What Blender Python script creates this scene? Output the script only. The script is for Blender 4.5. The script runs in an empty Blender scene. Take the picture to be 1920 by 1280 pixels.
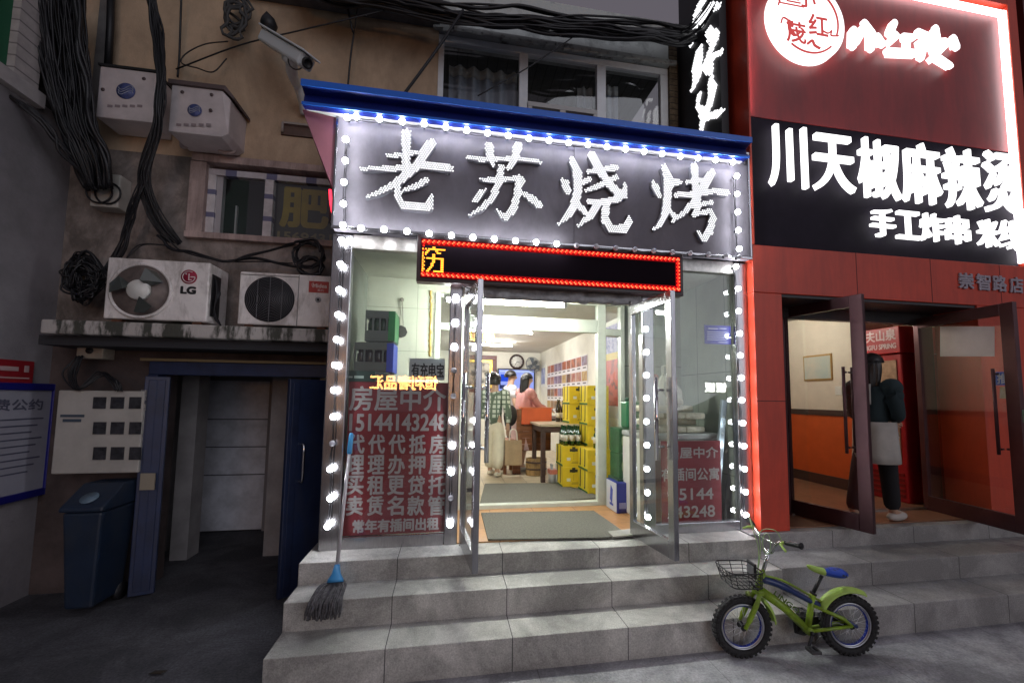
import bpy, math, random
from mathutils import Vector, Matrix, Quaternion
random.seed(7)
SC = bpy.context.scene
COL = SC.collection
PI = math.pi
# ------------------------------------------------------------------ camera, world, sun
FPX, PPX, PPY = 819.7, 989.9, 676.5          # focal length and principal point of the wide phone lens, in pixels of a 1920 px frame
YAW, PITCH, ROLL, CZ = 0.179059, 0.0809863, 0.0111046, 1.74
_f = Vector((math.sin(YAW)*math.cos(PITCH), math.cos(YAW)*math.cos(PITCH), math.sin(PITCH)))
_r = Vector((math.cos(YAW), -math.sin(YAW), 0)); _u = _r.cross(_f)
CR = _r*math.cos(ROLL) + _u*math.sin(ROLL); CU = -_r*math.sin(ROLL) + _u*math.cos(ROLL); CF = _f
cam = bpy.data.cameras.new('camera'); cam.sensor_width = 36; cam.lens = FPX/1920*36
cam.shift_x = (960-PPX)/1920; cam.shift_y = (PPY-640)/1920; cam.clip_start = .05; cam.clip_end = 500
camo = bpy.data.objects.new('camera', cam); COL.objects.link(camo)
camo.matrix_world = Matrix(((CR.x, CU.x, -CF.x, 0), (CR.y, CU.y, -CF.y, 0), (CR.z, CU.z, -CF.z, CZ), (0, 0, 0, 1)))
SC.camera = camo
SC.view_settings.view_transform = 'Standard'; SC.view_settings.look = 'None'
SC.view_settings.exposure = 0; SC.view_settings.gamma = 1
SC.render.engine = 'CYCLES'
cy = SC.cycles
cy.use_denoising = True; cy.max_bounces = 7; cy.diffuse_bounces = 4; cy.glossy_bounces = 4
cy.transmission_bounces = 4; cy.transparent_max_bounces = 24; cy.caustics_reflective = False; cy.caustics_refractive = False
cy.sample_clamp_indirect = 6
try: cy.use_light_tree = True
except Exception: pass
W = bpy.data.worlds.new('World'); SC.world = W; W.use_nodes = True
nt = W.node_tree; bg = nt.nodes['Background']
sky = nt.nodes.new('ShaderNodeTexSky'); sky.sky_type = 'NISHITA'; sky.sun_disc = False
sky.sun_elevation = math.radians(1.0); sky.sun_rotation = math.radians(200); sky.air_density = 2.5; sky.dust_density = 4
hs = nt.nodes.new('ShaderNodeHueSaturation'); hs.inputs['Saturation'].default_value = .12; hs.inputs['Value'].default_value = .35
mx = nt.nodes.new('ShaderNodeMix'); mx.data_type = 'RGBA'; mx.inputs[0].default_value = .8
nt.links.new(sky.outputs[0], hs.inputs['Color']); nt.links.new(hs.outputs[0], mx.inputs[6])
mx.inputs[7].default_value = (1.5, 1.36, 1.62, 1)          # town glow on low cloud
nt.links.new(mx.outputs[2], bg.inputs[0]); bg.inputs[1].default_value = .10
sl = bpy.data.lights.new('street_glow', 'SUN'); sl.energy = .49; sl.angle = math.radians(40); sl.color = (.90, .91, 1)
slo = bpy.data.objects.new('street_glow', sl); COL.objects.link(slo)
slo.rotation_euler = Vector((-.42, 1, -.34)).to_track_quat('-Z', 'Y').to_euler()

# ------------------------------------------------------------------ measuring: a photo pixel and one known coordinate give a place in the scene
def ray(px, py):
    return CF*1.0 + CR*((px-PPX)/FPX) - CU*((py-PPY)/FPX)
def at(px, py, x=None, y=None, z=None):
    d = ray(px, py)
    t = x/d.x if x is not None else y/d.y if y is not None else (z-CZ)/d.z
    return Vector((0, 0, CZ)) + d*t
def rect(x0, y0, x1, y1, Y):                   # a photo rectangle on an upright plane facing the street -> xl, xr, zb, zt
    a, b, c, d = at(x0, y0, y=Y), at(x1, y0, y=Y), at(x0, y1, y=Y), at(x1, y1, y=Y)
    return (a.x+c.x)/2, (b.x+d.x)/2, (c.z+d.z)/2, (a.z+b.z)/2

# ------------------------------------------------------------------ materials
MATS = {}
def mat(name, c, r=.6, m=0., n=.0, ns=6., c2=None, b=0., bs=40., spec=.5, coat=0., lo=.35, hi=.65, stretch=None):
    if name in MATS: return MATS[name]
    M = bpy.data.materials.new(name); M.use_nodes = True; t = M.node_tree; p = t.nodes['Principled BSDF']
    p.inputs['Base Color'].default_value = (*c, 1); p.inputs['Roughness'].default_value = r; p.inputs['Metallic'].default_value = m
    p.inputs['Specular IOR Level'].default_value = spec; p.inputs['Coat Weight'].default_value = coat
    if n > 0 or c2 or b > 0:
        tc = t.nodes.new('ShaderNodeNewGeometry'); src = tc.outputs['Position']
        if stretch:
            vm = t.nodes.new('ShaderNodeVectorMath'); vm.operation = 'MULTIPLY'; vm.inputs[1].default_value = stretch
            t.links.new(src, vm.inputs[0]); src = vm.outputs[0]
    if n > 0 or c2:
        no = t.nodes.new('ShaderNodeTexNoise'); no.inputs['Scale'].default_value = ns; no.inputs['Detail'].default_value = 7; no.inputs['Roughness'].default_value = .65
        t.links.new(src, no.inputs['Vector'])
        rp = t.nodes.new('ShaderNodeValToRGB'); e = rp.color_ramp.elements
        e[0].position = lo; e[1].position = hi
        a = c2 if c2 else tuple(v*(1-n) for v in c); bb = c if c2 else tuple(min(1, v*(1+n)) for v in c)
        e[0].color = (*a, 1); e[1].color = (*bb, 1)
        t.links.new(no.outputs['Fac'], rp.inputs[0]); t.links.new(rp.outputs[0], p.inputs['Base Color'])
    if b > 0:
        nb = t.nodes.new('ShaderNodeTexNoise'); nb.inputs['Scale'].default_value = bs; nb.inputs['Detail'].default_value = 5
        t.links.new(src, nb.inputs['Vector'])
        bu = t.nodes.new('ShaderNodeBump'); bu.inputs['Strength'].default_value = b; bu.inputs['Distance'].default_value = .01
        t.links.new(nb.outputs['Fac'], bu.inputs['Height']); t.links.new(bu.outputs[0], p.inputs['Normal'])
    MATS[name] = M; return M
def emit(name, c, s):
    if name in MATS: return MATS[name]
    M = bpy.data.materials.new(name); M.use_nodes = True; t = M.node_tree; t.nodes.clear()
    o = t.nodes.new('ShaderNodeOutputMaterial'); e = t.nodes.new('ShaderNodeEmission')
    e.inputs[0].default_value = (*c, 1); e.inputs[1].default_value = s; t.links.new(e.outputs[0], o.inputs[0])
    MATS[name] = M; return M
def glass(name, tint=(.93, .96, .95), f0=.05, rough=.0, dirt=.0):
    if name in MATS: return MATS[name]
    M = bpy.data.materials.new(name); M.use_nodes = True; t = M.node_tree; t.nodes.clear()
    o = t.nodes.new('ShaderNodeOutputMaterial'); tr = t.nodes.new('ShaderNodeBsdfTransparent'); tr.inputs[0].default_value = (*tint, 1)
    gl = t.nodes.new('ShaderNodeBsdfGlossy'); gl.inputs['Roughness'].default_value = rough
    lw = t.nodes.new('ShaderNodeLayerWeight'); lw.inputs[0].default_value = .5
    pw = t.nodes.new('ShaderNodeMath'); pw.operation = 'POWER'; pw.inputs[1].default_value = 5
    ma = t.nodes.new('ShaderNodeMath'); ma.operation = 'MULTIPLY_ADD'; ma.inputs[1].default_value = 1-f0; ma.inputs[2].default_value = f0
    t.links.new(lw.outputs['Facing'], pw.inputs[0]); t.links.new(pw.outputs[0], ma.inputs[0])
    mi = t.nodes.new('ShaderNodeMixShader'); t.links.new(ma.outputs[0], mi.inputs[0]); t.links.new(tr.outputs[0], mi.inputs[1]); t.links.new(gl.outputs[0], mi.inputs[2])
    last = mi
    if dirt > 0:
        df = t.nodes.new('ShaderNodeBsdfDiffuse'); df.inputs[0].default_value = (.5, .5, .48, 1)
        no = t.nodes.new('ShaderNodeTexNoise'); no.inputs['Scale'].default_value = 3; no.inputs['Detail'].default_value = 6
        g = t.nodes.new('ShaderNodeNewGeometry'); t.links.new(g.outputs['Position'], no.inputs['Vector'])
        mm = t.nodes.new('ShaderNodeMath'); mm.operation = 'MULTIPLY'; mm.inputs[1].default_value = dirt; t.links.new(no.outputs['Fac'], mm.inputs[0])
        m2 = t.nodes.new('ShaderNodeMixShader'); t.links.new(mm.outputs[0], m2.inputs[0]); t.links.new(mi.outputs[0], m2.inputs[1]); t.links.new(df.outputs[0], m2.inputs[2]); last = m2
    t.links.new(last.outputs[0], o.inputs[0])
    MATS[name] = M; return M
def joints(name, c, jc, sx, sy=0, sz=0, w=.006, off=(0, 0, 0), r=.7, n=.2, ns=9, b=.15, bs=60, spec=.4, dirt=0.):
    """stone, tile or panel: noise colour plus thin joint lines every sx / sy / sz metres"""
    if name in MATS: return MATS[name]
    M = mat(name, c, r, 0, n, ns, b=b, bs=bs, spec=spec); t = M.node_tree; p = t.nodes['Principled BSDF']
    g = t.nodes.new('ShaderNodeNewGeometry'); sp = t.nodes.new('ShaderNodeSeparateXYZ'); t.links.new(g.outputs['Position'], sp.inputs[0])
    acc = None
    for i, s in enumerate((sx, sy, sz)):
        if not s: continue
        a = t.nodes.new('ShaderNodeMath'); a.operation = 'ADD'; a.inputs[1].default_value = off[i]+100*s; t.links.new(sp.outputs[i], a.inputs[0])
        mo = t.nodes.new('ShaderNodeMath'); mo.operation = 'MODULO'; mo.inputs[1].default_value = s; t.links.new(a.outputs[0], mo.inputs[0])
        lt = t.nodes.new('ShaderNodeMath'); lt.operation = 'LESS_THAN'; lt.inputs[1].default_value = w; t.links.new(mo.outputs[0], lt.inputs[0])
        if acc is None: acc = lt
        else:
            mxn = t.nodes.new('ShaderNodeMath'); mxn.operation = 'MAXIMUM'; t.links.new(acc.outputs[0], mxn.inputs[0]); t.links.new(lt.outputs[0], mxn.inputs[1]); acc = mxn
    mi = t.nodes.new('ShaderNodeMix'); mi.data_type = 'RGBA'; mi.inputs[7].default_value = (*jc, 1)
    old = p.inputs['Base Color'].links[0].from_socket if p.inputs['Base Color'].links else None
    if old: t.links.new(old, mi.inputs[6])
    else: mi.inputs[6].default_value = (*c, 1)
    t.links.new(acc.outputs[0], mi.inputs[0]); t.links.new(mi.outputs[2], p.inputs['Base Color'])
    if dirt: stain(M, dirt, 1.7)
    return M
def stain(M, amt, sc, stretch=(1, 1, 1), lo=.42, hi=.62, col=(0, 0, 0)):
    """blotches, drips and worn patches over whatever colour a material already has"""
    t = M.node_tree; p = t.nodes['Principled BSDF']; g = t.nodes.new('ShaderNodeNewGeometry'); vm = t.nodes.new('ShaderNodeVectorMath'); vm.operation = 'MULTIPLY'; vm.inputs[1].default_value = stretch
    t.links.new(g.outputs['Position'], vm.inputs[0])
    no = t.nodes.new('ShaderNodeTexNoise'); no.inputs['Scale'].default_value = sc; no.inputs['Detail'].default_value = 9; no.inputs['Roughness'].default_value = .7; no.inputs['Distortion'].default_value = .4; t.links.new(vm.outputs[0], no.inputs['Vector'])
    mr = t.nodes.new('ShaderNodeMapRange'); mr.inputs[1].default_value = lo; mr.inputs[2].default_value = hi; mr.inputs[3].default_value = amt; mr.inputs[4].default_value = 0; t.links.new(no.outputs['Fac'], mr.inputs[0])
    mi = t.nodes.new('ShaderNodeMix'); mi.data_type = 'RGBA'; mi.inputs[7].default_value = (*col, 1)
    bc = p.inputs['Base Color']
    if bc.links: t.links.new(bc.links[0].from_socket, mi.inputs[6])
    else: mi.inputs[6].default_value = bc.default_value
    t.links.new(mr.outputs[0], mi.inputs[0]); t.links.new(mi.outputs[2], bc); return M

# ------------------------------------------------------------------ mesh builder (world coordinates; stored relative to the parent's origin)
class MB:
    def __init__(s): s.v = []; s.f = []; s.m = []; s.k = 0; s.sm = []; s.flat = True
    def add(s, vs, fs, smooth=False):
        o = len(s.v); s.v += [Vector(v) for v in vs]
        for f in fs: s.f.append([i+o for i in f]); s.m.append(s.k); s.sm.append(smooth)
        return s
    def box(s, x0, x1, y0, y1, z0, z1):
        if x0 > x1: x0, x1 = x1, x0
        if y0 > y1: y0, y1 = y1, y0
        if z0 > z1: z0, z1 = z1, z0
        return s.add([(x0,y0,z0),(x1,y0,z0),(x1,y1,z0),(x0,y1,z0),(x0,y0,z1),(x1,y0,z1),(x1,y1,z1),(x0,y1,z1)],
                     [(0,3,2,1),(4,5,6,7),(0,1,5,4),(1,2,6,5),(2,3,7,6),(3,0,4,7)])
    def obox(s, c, ax, ay, az):                 # centre and three half-axis vectors
        c, ax, ay, az = Vector(c), Vector(ax), Vector(ay), Vector(az)
        P = [c+ax*i+ay*j+az*k for k in (-1, 1) for (i, j) in ((-1,-1),(1,-1),(1,1),(-1,1))]
        return s.add(P, [(0,3,2,1),(4,5,6,7),(0,1,5,4),(1,2,6,5),(2,3,7,6),(3,0,4,7)])
    def bar(s, a, b, w, h, up=(0, 0, 1)):       # a straight bar of section w x h
        a, b = Vector(a), Vector(b); d = (b-a).normalized(); u = Vector(up); sd = d.cross(u)
        if sd.length < 1e-4: sd = d.cross(Vector((0, 1, 0)))
        sd.normalize(); u = sd.cross(d)
        return s.obox((a+b)/2, (b-a)/2, sd*w/2, u*h/2)
    def prism(s, pts, ext):                     # an outline pushed along ext
        n = len(pts); e = Vector(ext); P = [Vector(p) for p in pts]
        return s.add(P+[p+e for p in P], [list(range(n))[::-1], list(range(n, 2*n))]+[(i, (i+1) % n, n+(i+1) % n, n+i) for i in range(n)])
    def tube(s, pts, r, n=8, cap=True, smooth=True, closed=False):
        P = [Vector(p) for p in pts]; N = len(P); R = r if isinstance(r, (list, tuple)) else [r]*N
        vs = []; fs = []; prev = None
        for i, p in enumerate(P):
            if closed: d = P[(i+1) % N]-P[i-1]
            else: d = (P[min(i+1, N-1)]-P[max(i-1, 0)])
            if d.length < 1e-9: d = Vector((0, 0, 1))
            d.normalize()
            if prev is None:
                a = d.cross(Vector((0, 0, 1)) if abs(d.z) < .9 else Vector((1, 0, 0))).normalized()
            else:
                a = (prev-d*prev.dot(d))
                a = a.normalized() if a.length > 1e-6 else d.orthogonal().normalized()
            prev = a; b = d.cross(a)
            for k in range(n):
                t = 2*PI*k/n; vs.append(p+(a*math.cos(t)+b*math.sin(t))*R[i])
        for i in range(N if closed else N-1):
            j = (i+1) % N
            for k in range(n): fs.append((i*n+k, i*n+(k+1) % n, j*n+(k+1) % n, j*n+k))
        if cap and not closed: fs.append(list(range(n))[::-1]); fs.append([(N-1)*n+k for k in range(n)])
        return s.add(vs, fs, smooth)
    def lathe(s, c, prof, n=16, axis=(0, 0, 1), smooth=True, ref=None):  # prof = (radius, height) pairs along axis
        c = Vector(c); ax = Vector(axis).normalized(); a = ax.orthogonal().normalized() if ref is None else Vector(ref); b = ax.cross(a)
        vs = []; fs = []
        for (r, h) in prof:
            for k in range(n):
                t = 2*PI*k/n; vs.append(c+ax*h+(a*math.cos(t)+b*math.sin(t))*max(r, 1e-4))
        for i in range(len(prof)-1):
            for k in range(n): fs.append((i*n+k, i*n+(k+1) % n, (i+1)*n+(k+1) % n, (i+1)*n+k))
        fs.append(list(range(n))[::-1]); fs.append([(len(prof)-1)*n+k for k in range(n)])
        return s.add(vs, fs, smooth)
    def ball(s, c, r, n=12, m=8, sc=(1, 1, 1)):
        c = Vector(c); vs = [c+Vector((0, 0, -r*sc[2]))]; fs = []
        for i in range(1, m):
            ph = -PI/2+PI*i/m
            for k in range(n):
                t = 2*PI*k/n; vs.append(c+Vector((r*sc[0]*math.cos(ph)*math.cos(t), r*sc[1]*math.cos(ph)*math.sin(t), r*sc[2]*math.sin(ph))))
        vs.append(c+Vector((0, 0, r*sc[2]))); L = len(vs)-1
        for k in range(n): fs.append((0, 1+(k+1) % n, 1+k)); fs.append((L, L-n+k, L-n+(k+1) % n))
        for i in range(m-2):
            for k in range(n): fs.append((1+i*n+k, 1+i*n+(k+1) % n, 1+(i+1)*n+(k+1) % n, 1+(i+1)*n+k))
        return s.add(vs, fs, True)
    def sheet(s, f, nu, nv, smooth=True, closed=False):      # f(u, v) -> point
        vs = [f(i/nu, j/nv) for j in range(nv+1) for i in range(nu+1)]
        fs = [(j*(nu+1)+i, j*(nu+1)+i+1, (j+1)*(nu+1)+i+1, (j+1)*(nu+1)+i) for j in range(nv) for i in range(nu)]
        return s.add(vs, fs, smooth)
    def mesh(s, me, fn=lambda v: v):
        return s.add([fn(v.co) for v in me.vertices], [list(p.vertices) for p in me.polygons], True)
    def text(s, body, o, pu, pv, depth=0., bold=0., mirror=False):
        """lettering fitted into the parallelogram at o spanned by pu (reading direction) and pv (up)"""
        vs, fs = glyphs(body)
        x0 = min(v[0] for v in vs); x1 = max(v[0] for v in vs); y0 = min(v[1] for v in vs); y1 = max(v[1] for v in vs)
        o, pu, pv = Vector(o), Vector(pu), Vector(pv); nrm = pu.cross(pv).normalized()
        offs = [(0, 0)] if not bold else [(math.cos(2*PI*k/6)*bold, math.sin(2*PI*k/6)*bold) for k in range(6)]+[(0, 0)]
        for q, (dx, dy) in enumerate(offs):
            du, dv = dx/max(pu.length, 1e-6), dy/max(pv.length, 1e-6)
            V = []
            for v in vs:
                a = (v[0]-x0)/(x1-x0); bb = (v[1]-y0)/max(1e-6, y1-y0)
                if mirror: a = 1-a
                V.append(o+pu*(a+du)+pv*(bb+dv)+nrm*(q*.00025))
            if depth:
                n = len(V); s.add(V+[v+nrm*depth for v in V], [])
                base = len(s.v)-2*n
                edges = {}
                for f in fs:
                    s.f.append([i+base+n for i in f]); s.m.append(s.k); s.sm.append(False)
                    for i in range(len(f)):
                        e = (f[i], f[(i+1) % len(f)]); k = tuple(sorted(e)); edges[k] = None if k in edges else e
                for e in edges.values():
                    if e: s.f.append([e[0]+base, e[1]+base, e[1]+base+n, e[0]+base+n]); s.m.append(s.k); s.sm.append(False)
            else: s.add(V, fs)
        return s
    def build(s, name, ms, parent=None, bevel=0., loc=None, smooth=None):
        org = Vector((0, 0, 0)); p = parent
        while p is not None: org += p.location; p = p.parent
        lo = Vector(loc) if loc is not None else Vector((0, 0, 0))
        me = bpy.data.meshes.new(name)
        me.from_pydata([tuple(v-org-lo) for v in s.v], [], s.f); 
        for m in (ms if isinstance(ms, (list, tuple)) else [ms]): me.materials.append(m)
        me.polygons.foreach_set('material_index', s.m)
        me.polygons.foreach_set('use_smooth', s.sm if smooth is None else [smooth]*len(s.f))
        me.update()
        o = bpy.data.objects.new(name, me); COL.objects.link(o); o.location = lo
        if parent is not None: o.parent = parent
        if bevel:
            b = o.modifiers.new('edge', 'BEVEL'); b.width = bevel; b.segments = 2; b.limit_method = 'ANGLE'; b.angle_limit = math.radians(40)
        return o
_G = {}
def glyphs(body):
    if body in _G: return _G[body]
    c = bpy.data.curves.new('t', 'FONT'); c.body = body; o = bpy.data.objects.new('t', c); COL.objects.link(o)
    dg = bpy.context.evaluated_depsgraph_get(); me = bpy.data.meshes.new_from_object(o.evaluated_get(dg))
    _G[body] = ([tuple(v.co[:2]) for v in me.vertices], [list(p.vertices) for p in me.polygons])
    bpy.data.objects.remove(o); bpy.data.curves.remove(c); bpy.data.meshes.remove(me)
    return _G[body]
def skin(verts, edges, radii, root=0, sub=2):
    """one continuous body grown over a skeleton: returns a mesh datablock"""
    me = bpy.data.meshes.new('s'); me.from_pydata([tuple(v) for v in verts], edges, []); o = bpy.data.objects.new('s', me); COL.objects.link(o)
    m = o.modifiers.new('k', 'SKIN'); m.use_smooth_shade = True; m.branch_smoothing = .6
    for i, d in enumerate(me.skin_vertices[0].data):
        r = radii[i]; d.radius = r if isinstance(r, tuple) else (r, r); d.use_root = (i == root)
    if sub: sb = o.modifiers.new('d', 'SUBSURF'); sb.levels = sub; sb.render_levels = sub
    dg = bpy.context.evaluated_depsgraph_get(); out = bpy.data.meshes.new_from_object(o.evaluated_get(dg))
    bpy.data.objects.remove(o); bpy.data.meshes.remove(me)
    return out
def tag(o, label=None, cat=None, group=None, kind=None):
    if label: o['label'] = label
    if cat: o['category'] = cat
    if group: o['group'] = group
    if kind: o['kind'] = kind
    return o
def thing(name, label, cat, loc=(0, 0, 0), group=None):
    o = bpy.data.objects.new(name, None); COL.objects.link(o); o.location = loc; o.empty_display_size = .1
    return tag(o, label, cat, group)
def dup(root, loc, rz=0., label=None, group=None):
    def cp(o, par):
        c = o.copy(); COL.objects.link(c); c.parent = par
        for ch in o.children: cp(ch, c)
        return c
    r = cp(root, None); r.location = loc; r.rotation_euler = (0, 0, rz)
    if label: r['label'] = label
    if group: r['group'] = group
    return r
def wob(a, b, n, sag=0., jit=0., seed=0):      # a slack line from a to b
    rr = random.Random(seed); a, b = Vector(a), Vector(b); out = []
    for i in range(n+1):
        t = i/n; p = a.lerp(b, t); p.z -= sag*4*t*(1-t)
        if 0 < i < n: p += Vector((rr.uniform(-jit, jit), rr.uniform(-jit, jit)*.4, rr.uniform(-jit, jit)))
        out.append(p)
    return out
def spline(pts, k=5):                           # Catmull-Rom through pts
    P = [Vector(p) for p in pts]; P = [P[0]*2-P[1]]+P+[P[-1]*2-P[-2]]; out = []
    for i in range(1, len(P)-2):
        for j in range(k):
            t = j/k; a, b, c, d = P[i-1], P[i], P[i+1], P[i+2]
            out.append(.5*((2*b)+(c-a)*t+(2*a-5*b+4*c-d)*t*t+(3*b-a-3*c+d)*t**3))
    out.append(P[-2]); return out
# ------------------------------------------------------------------ shared materials and main planes
P = .54; Z2 = .39; Z1 = .21                     # platform and the two steps below it
F = 3.68; V = 4.75; BK = 11.0; RS = 3.60; LW = 4.6   # shop front, inner door frame, back wall, red shop front, old wall
steel = mat('brushed_steel', (.42, .42, .44), .24, 1., .12, 30, stretch=(6, 6, .4))
steel_d = mat('dull_steel', (.42, .41, .39), .38, 1., .2, 20)
chrome = mat('chrome', (.75, .75, .77), .12, 1.)
granite = joints('granite_slabs', (.58, .57, .54), (.09, .09, .09), .78, w=.006, off=(.34, 0, 0), r=.6, n=.22, ns=110, b=.3, bs=120, dirt=.5)
granite2 = joints('granite_slabs_unlit', (.40, .395, .39), (.07, .07, .07), .9, w=.006, off=(.1, 0, 0), r=.65, n=.22, ns=100, b=.3, bs=120, dirt=.42)  # darker granite tone stands in for lack of light on the right steps
pave = joints('pavement_slabs', (.46, .46, .49), (.28, .28, .29), 1.15, 1.3, w=.006, off=(.55, .35, 0), r=.75, n=.2, ns=70, b=.4, bs=90, dirt=.5)
asphalt = joints('pavement', (.11, .11, .125), (.09, .09, .10), 1.15, 1.3, w=.006, off=(.55, .35, 0), r=.8, n=.35, ns=60, b=.4, bs=90, dirt=.5)
black = mat('black_plastic', (.012, .012, .014), .5)
cable_m = mat('cable_rubber', (.010, .010, .013), .45)
white_p = mat('white_plastic', (.72, .72, .68), .45, n=.1, ns=5)
pale_frame = mat('pale_green_frame', (.60, .64, .56), .35, n=.06, ns=7)
bulb_on = emit('lit_bulb', (.95, .95, 1.), 66)
bulb_on2 = emit('lit_bulb_cooler', (.92, .94, 1.), 50)
bulb_off = mat('dead_bulb', (.6, .6, .66), .25)
pane_m = glass('window_glass', (.95, .975, .965), .065, dirt=.018)
clear_m = glass('door_glass', (.95, .975, .965), .06)
red_vinyl = mat('red_vinyl', (.25, .014, .026), .42, n=.12, ns=4)
letter_grey = mat('grey_lettering', (.50, .44, .45), .5, n=.1, ns=20)

# ------------------------------------------------------------------ ground and steps
g = MB(); g.box(-40, 40, -40, 60, -.5, 0); tag(g.build('street_ground', asphalt), kind='structure')
g = MB(); g.prism([(-1.12, 2.95, 0), (-1.3, -6, 0), (14, -6, 0), (14, 2.95, 0)], (0, 0, .004)); tag(g.build('pavement', pave), kind='structure')
def steps(name, x0, x1, yp, y2, y1, dz, m):
    s = MB()
    prof = [(y1, -.1), (y1, Z1+dz), (y2, Z1+dz), (y2, Z2+dz), (yp, Z2+dz), (yp, P+dz), (V+.3, P+dz), (V+.3, -.1)]
    s.prism([(x0, y, z) for y, z in prof][::-1], (x1-x0, 0, 0))
    return tag(s.build(name, m, bevel=.006), kind='structure')
steps('steps', -1.015, 2.655, 3.45, 3.18, 2.885, 0, granite)
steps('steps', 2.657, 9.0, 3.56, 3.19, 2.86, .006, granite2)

# ------------------------------------------------------------------ the grill shop: one building with its front, vestibule and dining room
shop = thing('shop_building', 'brightly lit small restaurant shopfront with open glass doors and blue roof trim', 'shop', (.9, F, P))
XL, XR = -.95, 2.79
def sb(name, m, parent=shop, bevel=0., **k):
    def f(fn):
        b = MB(); fn(b); return b.build(name, m, parent, bevel)
    return f
b = MB()                                          # vestibule and dining room floors
b.box(-.9, 2.74, F+.02, V, P, P+.012)
b.build('floor', joints('terracotta_tiles', (.46, .24, .10), (.16, .09, .05), .45, .45, w=.006, r=.35, n=.15, ns=6, b=.03), shop)
b = MB(); b.box(-1.2, 2.32, V+.02, BK, P+.0, P+.010)
b.build('floor', joints('cream_floor_tiles', (.55, .46, .33), (.2, .16, .11), .3, .3, w=.007, off=(.1, .1, 0), r=.3, n=.15, ns=7, b=.03), shop)
plaster = mat('cream_wall', (.72, .70, .63), .7, n=.07, ns=3)
wallpanel = joints('vestibule_panels', (.58, .60, .51), (.34, .36, .28), .56, 0, .46, w=.006, off=(.35, 0, .1), r=.5, n=.06, ns=3, b=.02)
ceil_m = mat('white_ceiling', (.66, .64, .60), .8, n=.06, ns=2)
b = MB(); b.box(2.32, 2.40, V+.05, BK, P, 2.86); b.build('wall', plaster, shop)
b = MB(); b.box(-1.3, 2.40, BK, BK+.1, P, 2.86); b.build('wall', plaster, shop)
b = MB(); b.box(-1.3, -1.2, V+.05, BK, P, 2.86); b.build('wall', plaster, shop)
b = MB(); b.box(-1.3, 2.40, V+.02, BK+.1, 2.86, 2.95); b.build('ceiling', ceil_m, shop)
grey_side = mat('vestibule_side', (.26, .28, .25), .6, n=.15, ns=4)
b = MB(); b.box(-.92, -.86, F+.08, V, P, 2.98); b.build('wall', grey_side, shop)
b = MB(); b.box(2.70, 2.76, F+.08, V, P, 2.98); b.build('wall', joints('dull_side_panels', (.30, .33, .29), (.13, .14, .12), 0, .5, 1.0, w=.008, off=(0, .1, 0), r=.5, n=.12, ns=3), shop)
b = MB(); b.box(-.92, 2.76, F+.02, V+.05, 2.98, 3.02); b.build('ceiling', mat('vestibule_ceiling', (.52, .54, .46), .7, n=.08, ns=3), shop)
# wall beside and above the inner frame
b = MB(); b.box(-.86, -.16, V, V+.08, P, 2.98); b.build('wall', wallpanel, shop)
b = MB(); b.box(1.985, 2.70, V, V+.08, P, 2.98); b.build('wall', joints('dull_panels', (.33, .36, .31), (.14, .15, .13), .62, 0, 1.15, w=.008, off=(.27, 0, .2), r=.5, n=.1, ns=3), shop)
b = MB(); b.box(-.16, 1.985, V, V+.08, 2.84, 2.98); b.build('wall', wallpanel, shop)
# inner frame: pale uPVC with sidelights, transom and threshold
b = MB(); y0, y1 = V-.03, V+.06
xs = [(-.16, -.10), (.125, .215), (1.66, 1.76), (1.935, 1.985)]
for a, c in xs: b.box(a, c, y0, y1, P, 2.84)
for a, c in ((-.10, .125), (1.76, 1.935)):
    b.box(a, c, y0, y1, 2.02+.42, 2.02+.50); b.box(a, c, y0, y1, P, P+.07); b.box(a, c, y0, y1, 2.79, 2.84)
b.box(.215, 1.66, y0, y1, 2.47, 2.62); b.box(.215, 1.66, y0, y1, 2.79, 2.84)
b.box(.215, 1.66, y0-.004, y1, P, P+.055)
b.build('door_frame', pale_frame, shop, .006)
b = MB()
for a, c, d, e in ((-.10, .125, P+.07, 2.44), (-.10, .125, 2.52, 2.79), (1.76, 1.935, P+.07, 2.44), (1.76, 1.935, 2.52, 2.79), (.215, 1.66, 2.62, 2.79)): b.box(a, c, V+.01, V+.016, d, e)
b.build('sidelight_pane', pane_m, shop)
# front posts of stainless steel
def post(x0, x1, z1=3.04):
    b = MB(); b.box(x0, x1, F, F+.085, P, z1); b.build('post', steel, shop, .008)
post(-.955, -.80); post(-.005, .10); post(1.715, 1.83); post(2.66, 2.79)
b = MB(); b.box(-.80, -.005, F+.01, F+.085, P, .63); b.build('sill', steel, shop, .006)
b = MB(); b.box(1.83, 2.66, F+.01, F+.085, P, .63); b.build('sill', steel, shop, .006)
b = MB(); b.box(-.80, -.005, F+.012, F+.08, 2.93, 3.05); b.box(.10, 1.715, F+.012, F+.08, 2.585, 3.05); b.box(1.83, 2.66, F+.012, F+.08, 2.93, 3.05)
b.build('header', steel_d, shop, .005)
for x0, x1 in ((-.80, -.005), (1.83, 2.66)):
    b = MB(); b.box(x0, x1, F+.04, F+.046, .63, 2.93); b.build('window_pane', pane_m, shop)
# crumpled plastic sheeting under the header
b = MB(); rr = random.Random(3)
hh = [[rr.uniform(-.012, .012) for _ in range(40)] for _ in range(5)]
b.sheet(lambda u, v: Vector((.12+1.58*u, F-.012+hh[int(v*4)][min(39, int(u*39))]-.01*v, 2.68-.115*v+hh[int(v*4)][min(39, int(u*37))]*.8)), 39, 4)
o = b.build('plastic_sheet', mat('torn_plastic', (.30, .30, .31), .2, n=.3, ns=14), shop); sd = o.modifiers.new('th', 'SOLIDIFY'); sd.thickness = .003
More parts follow.
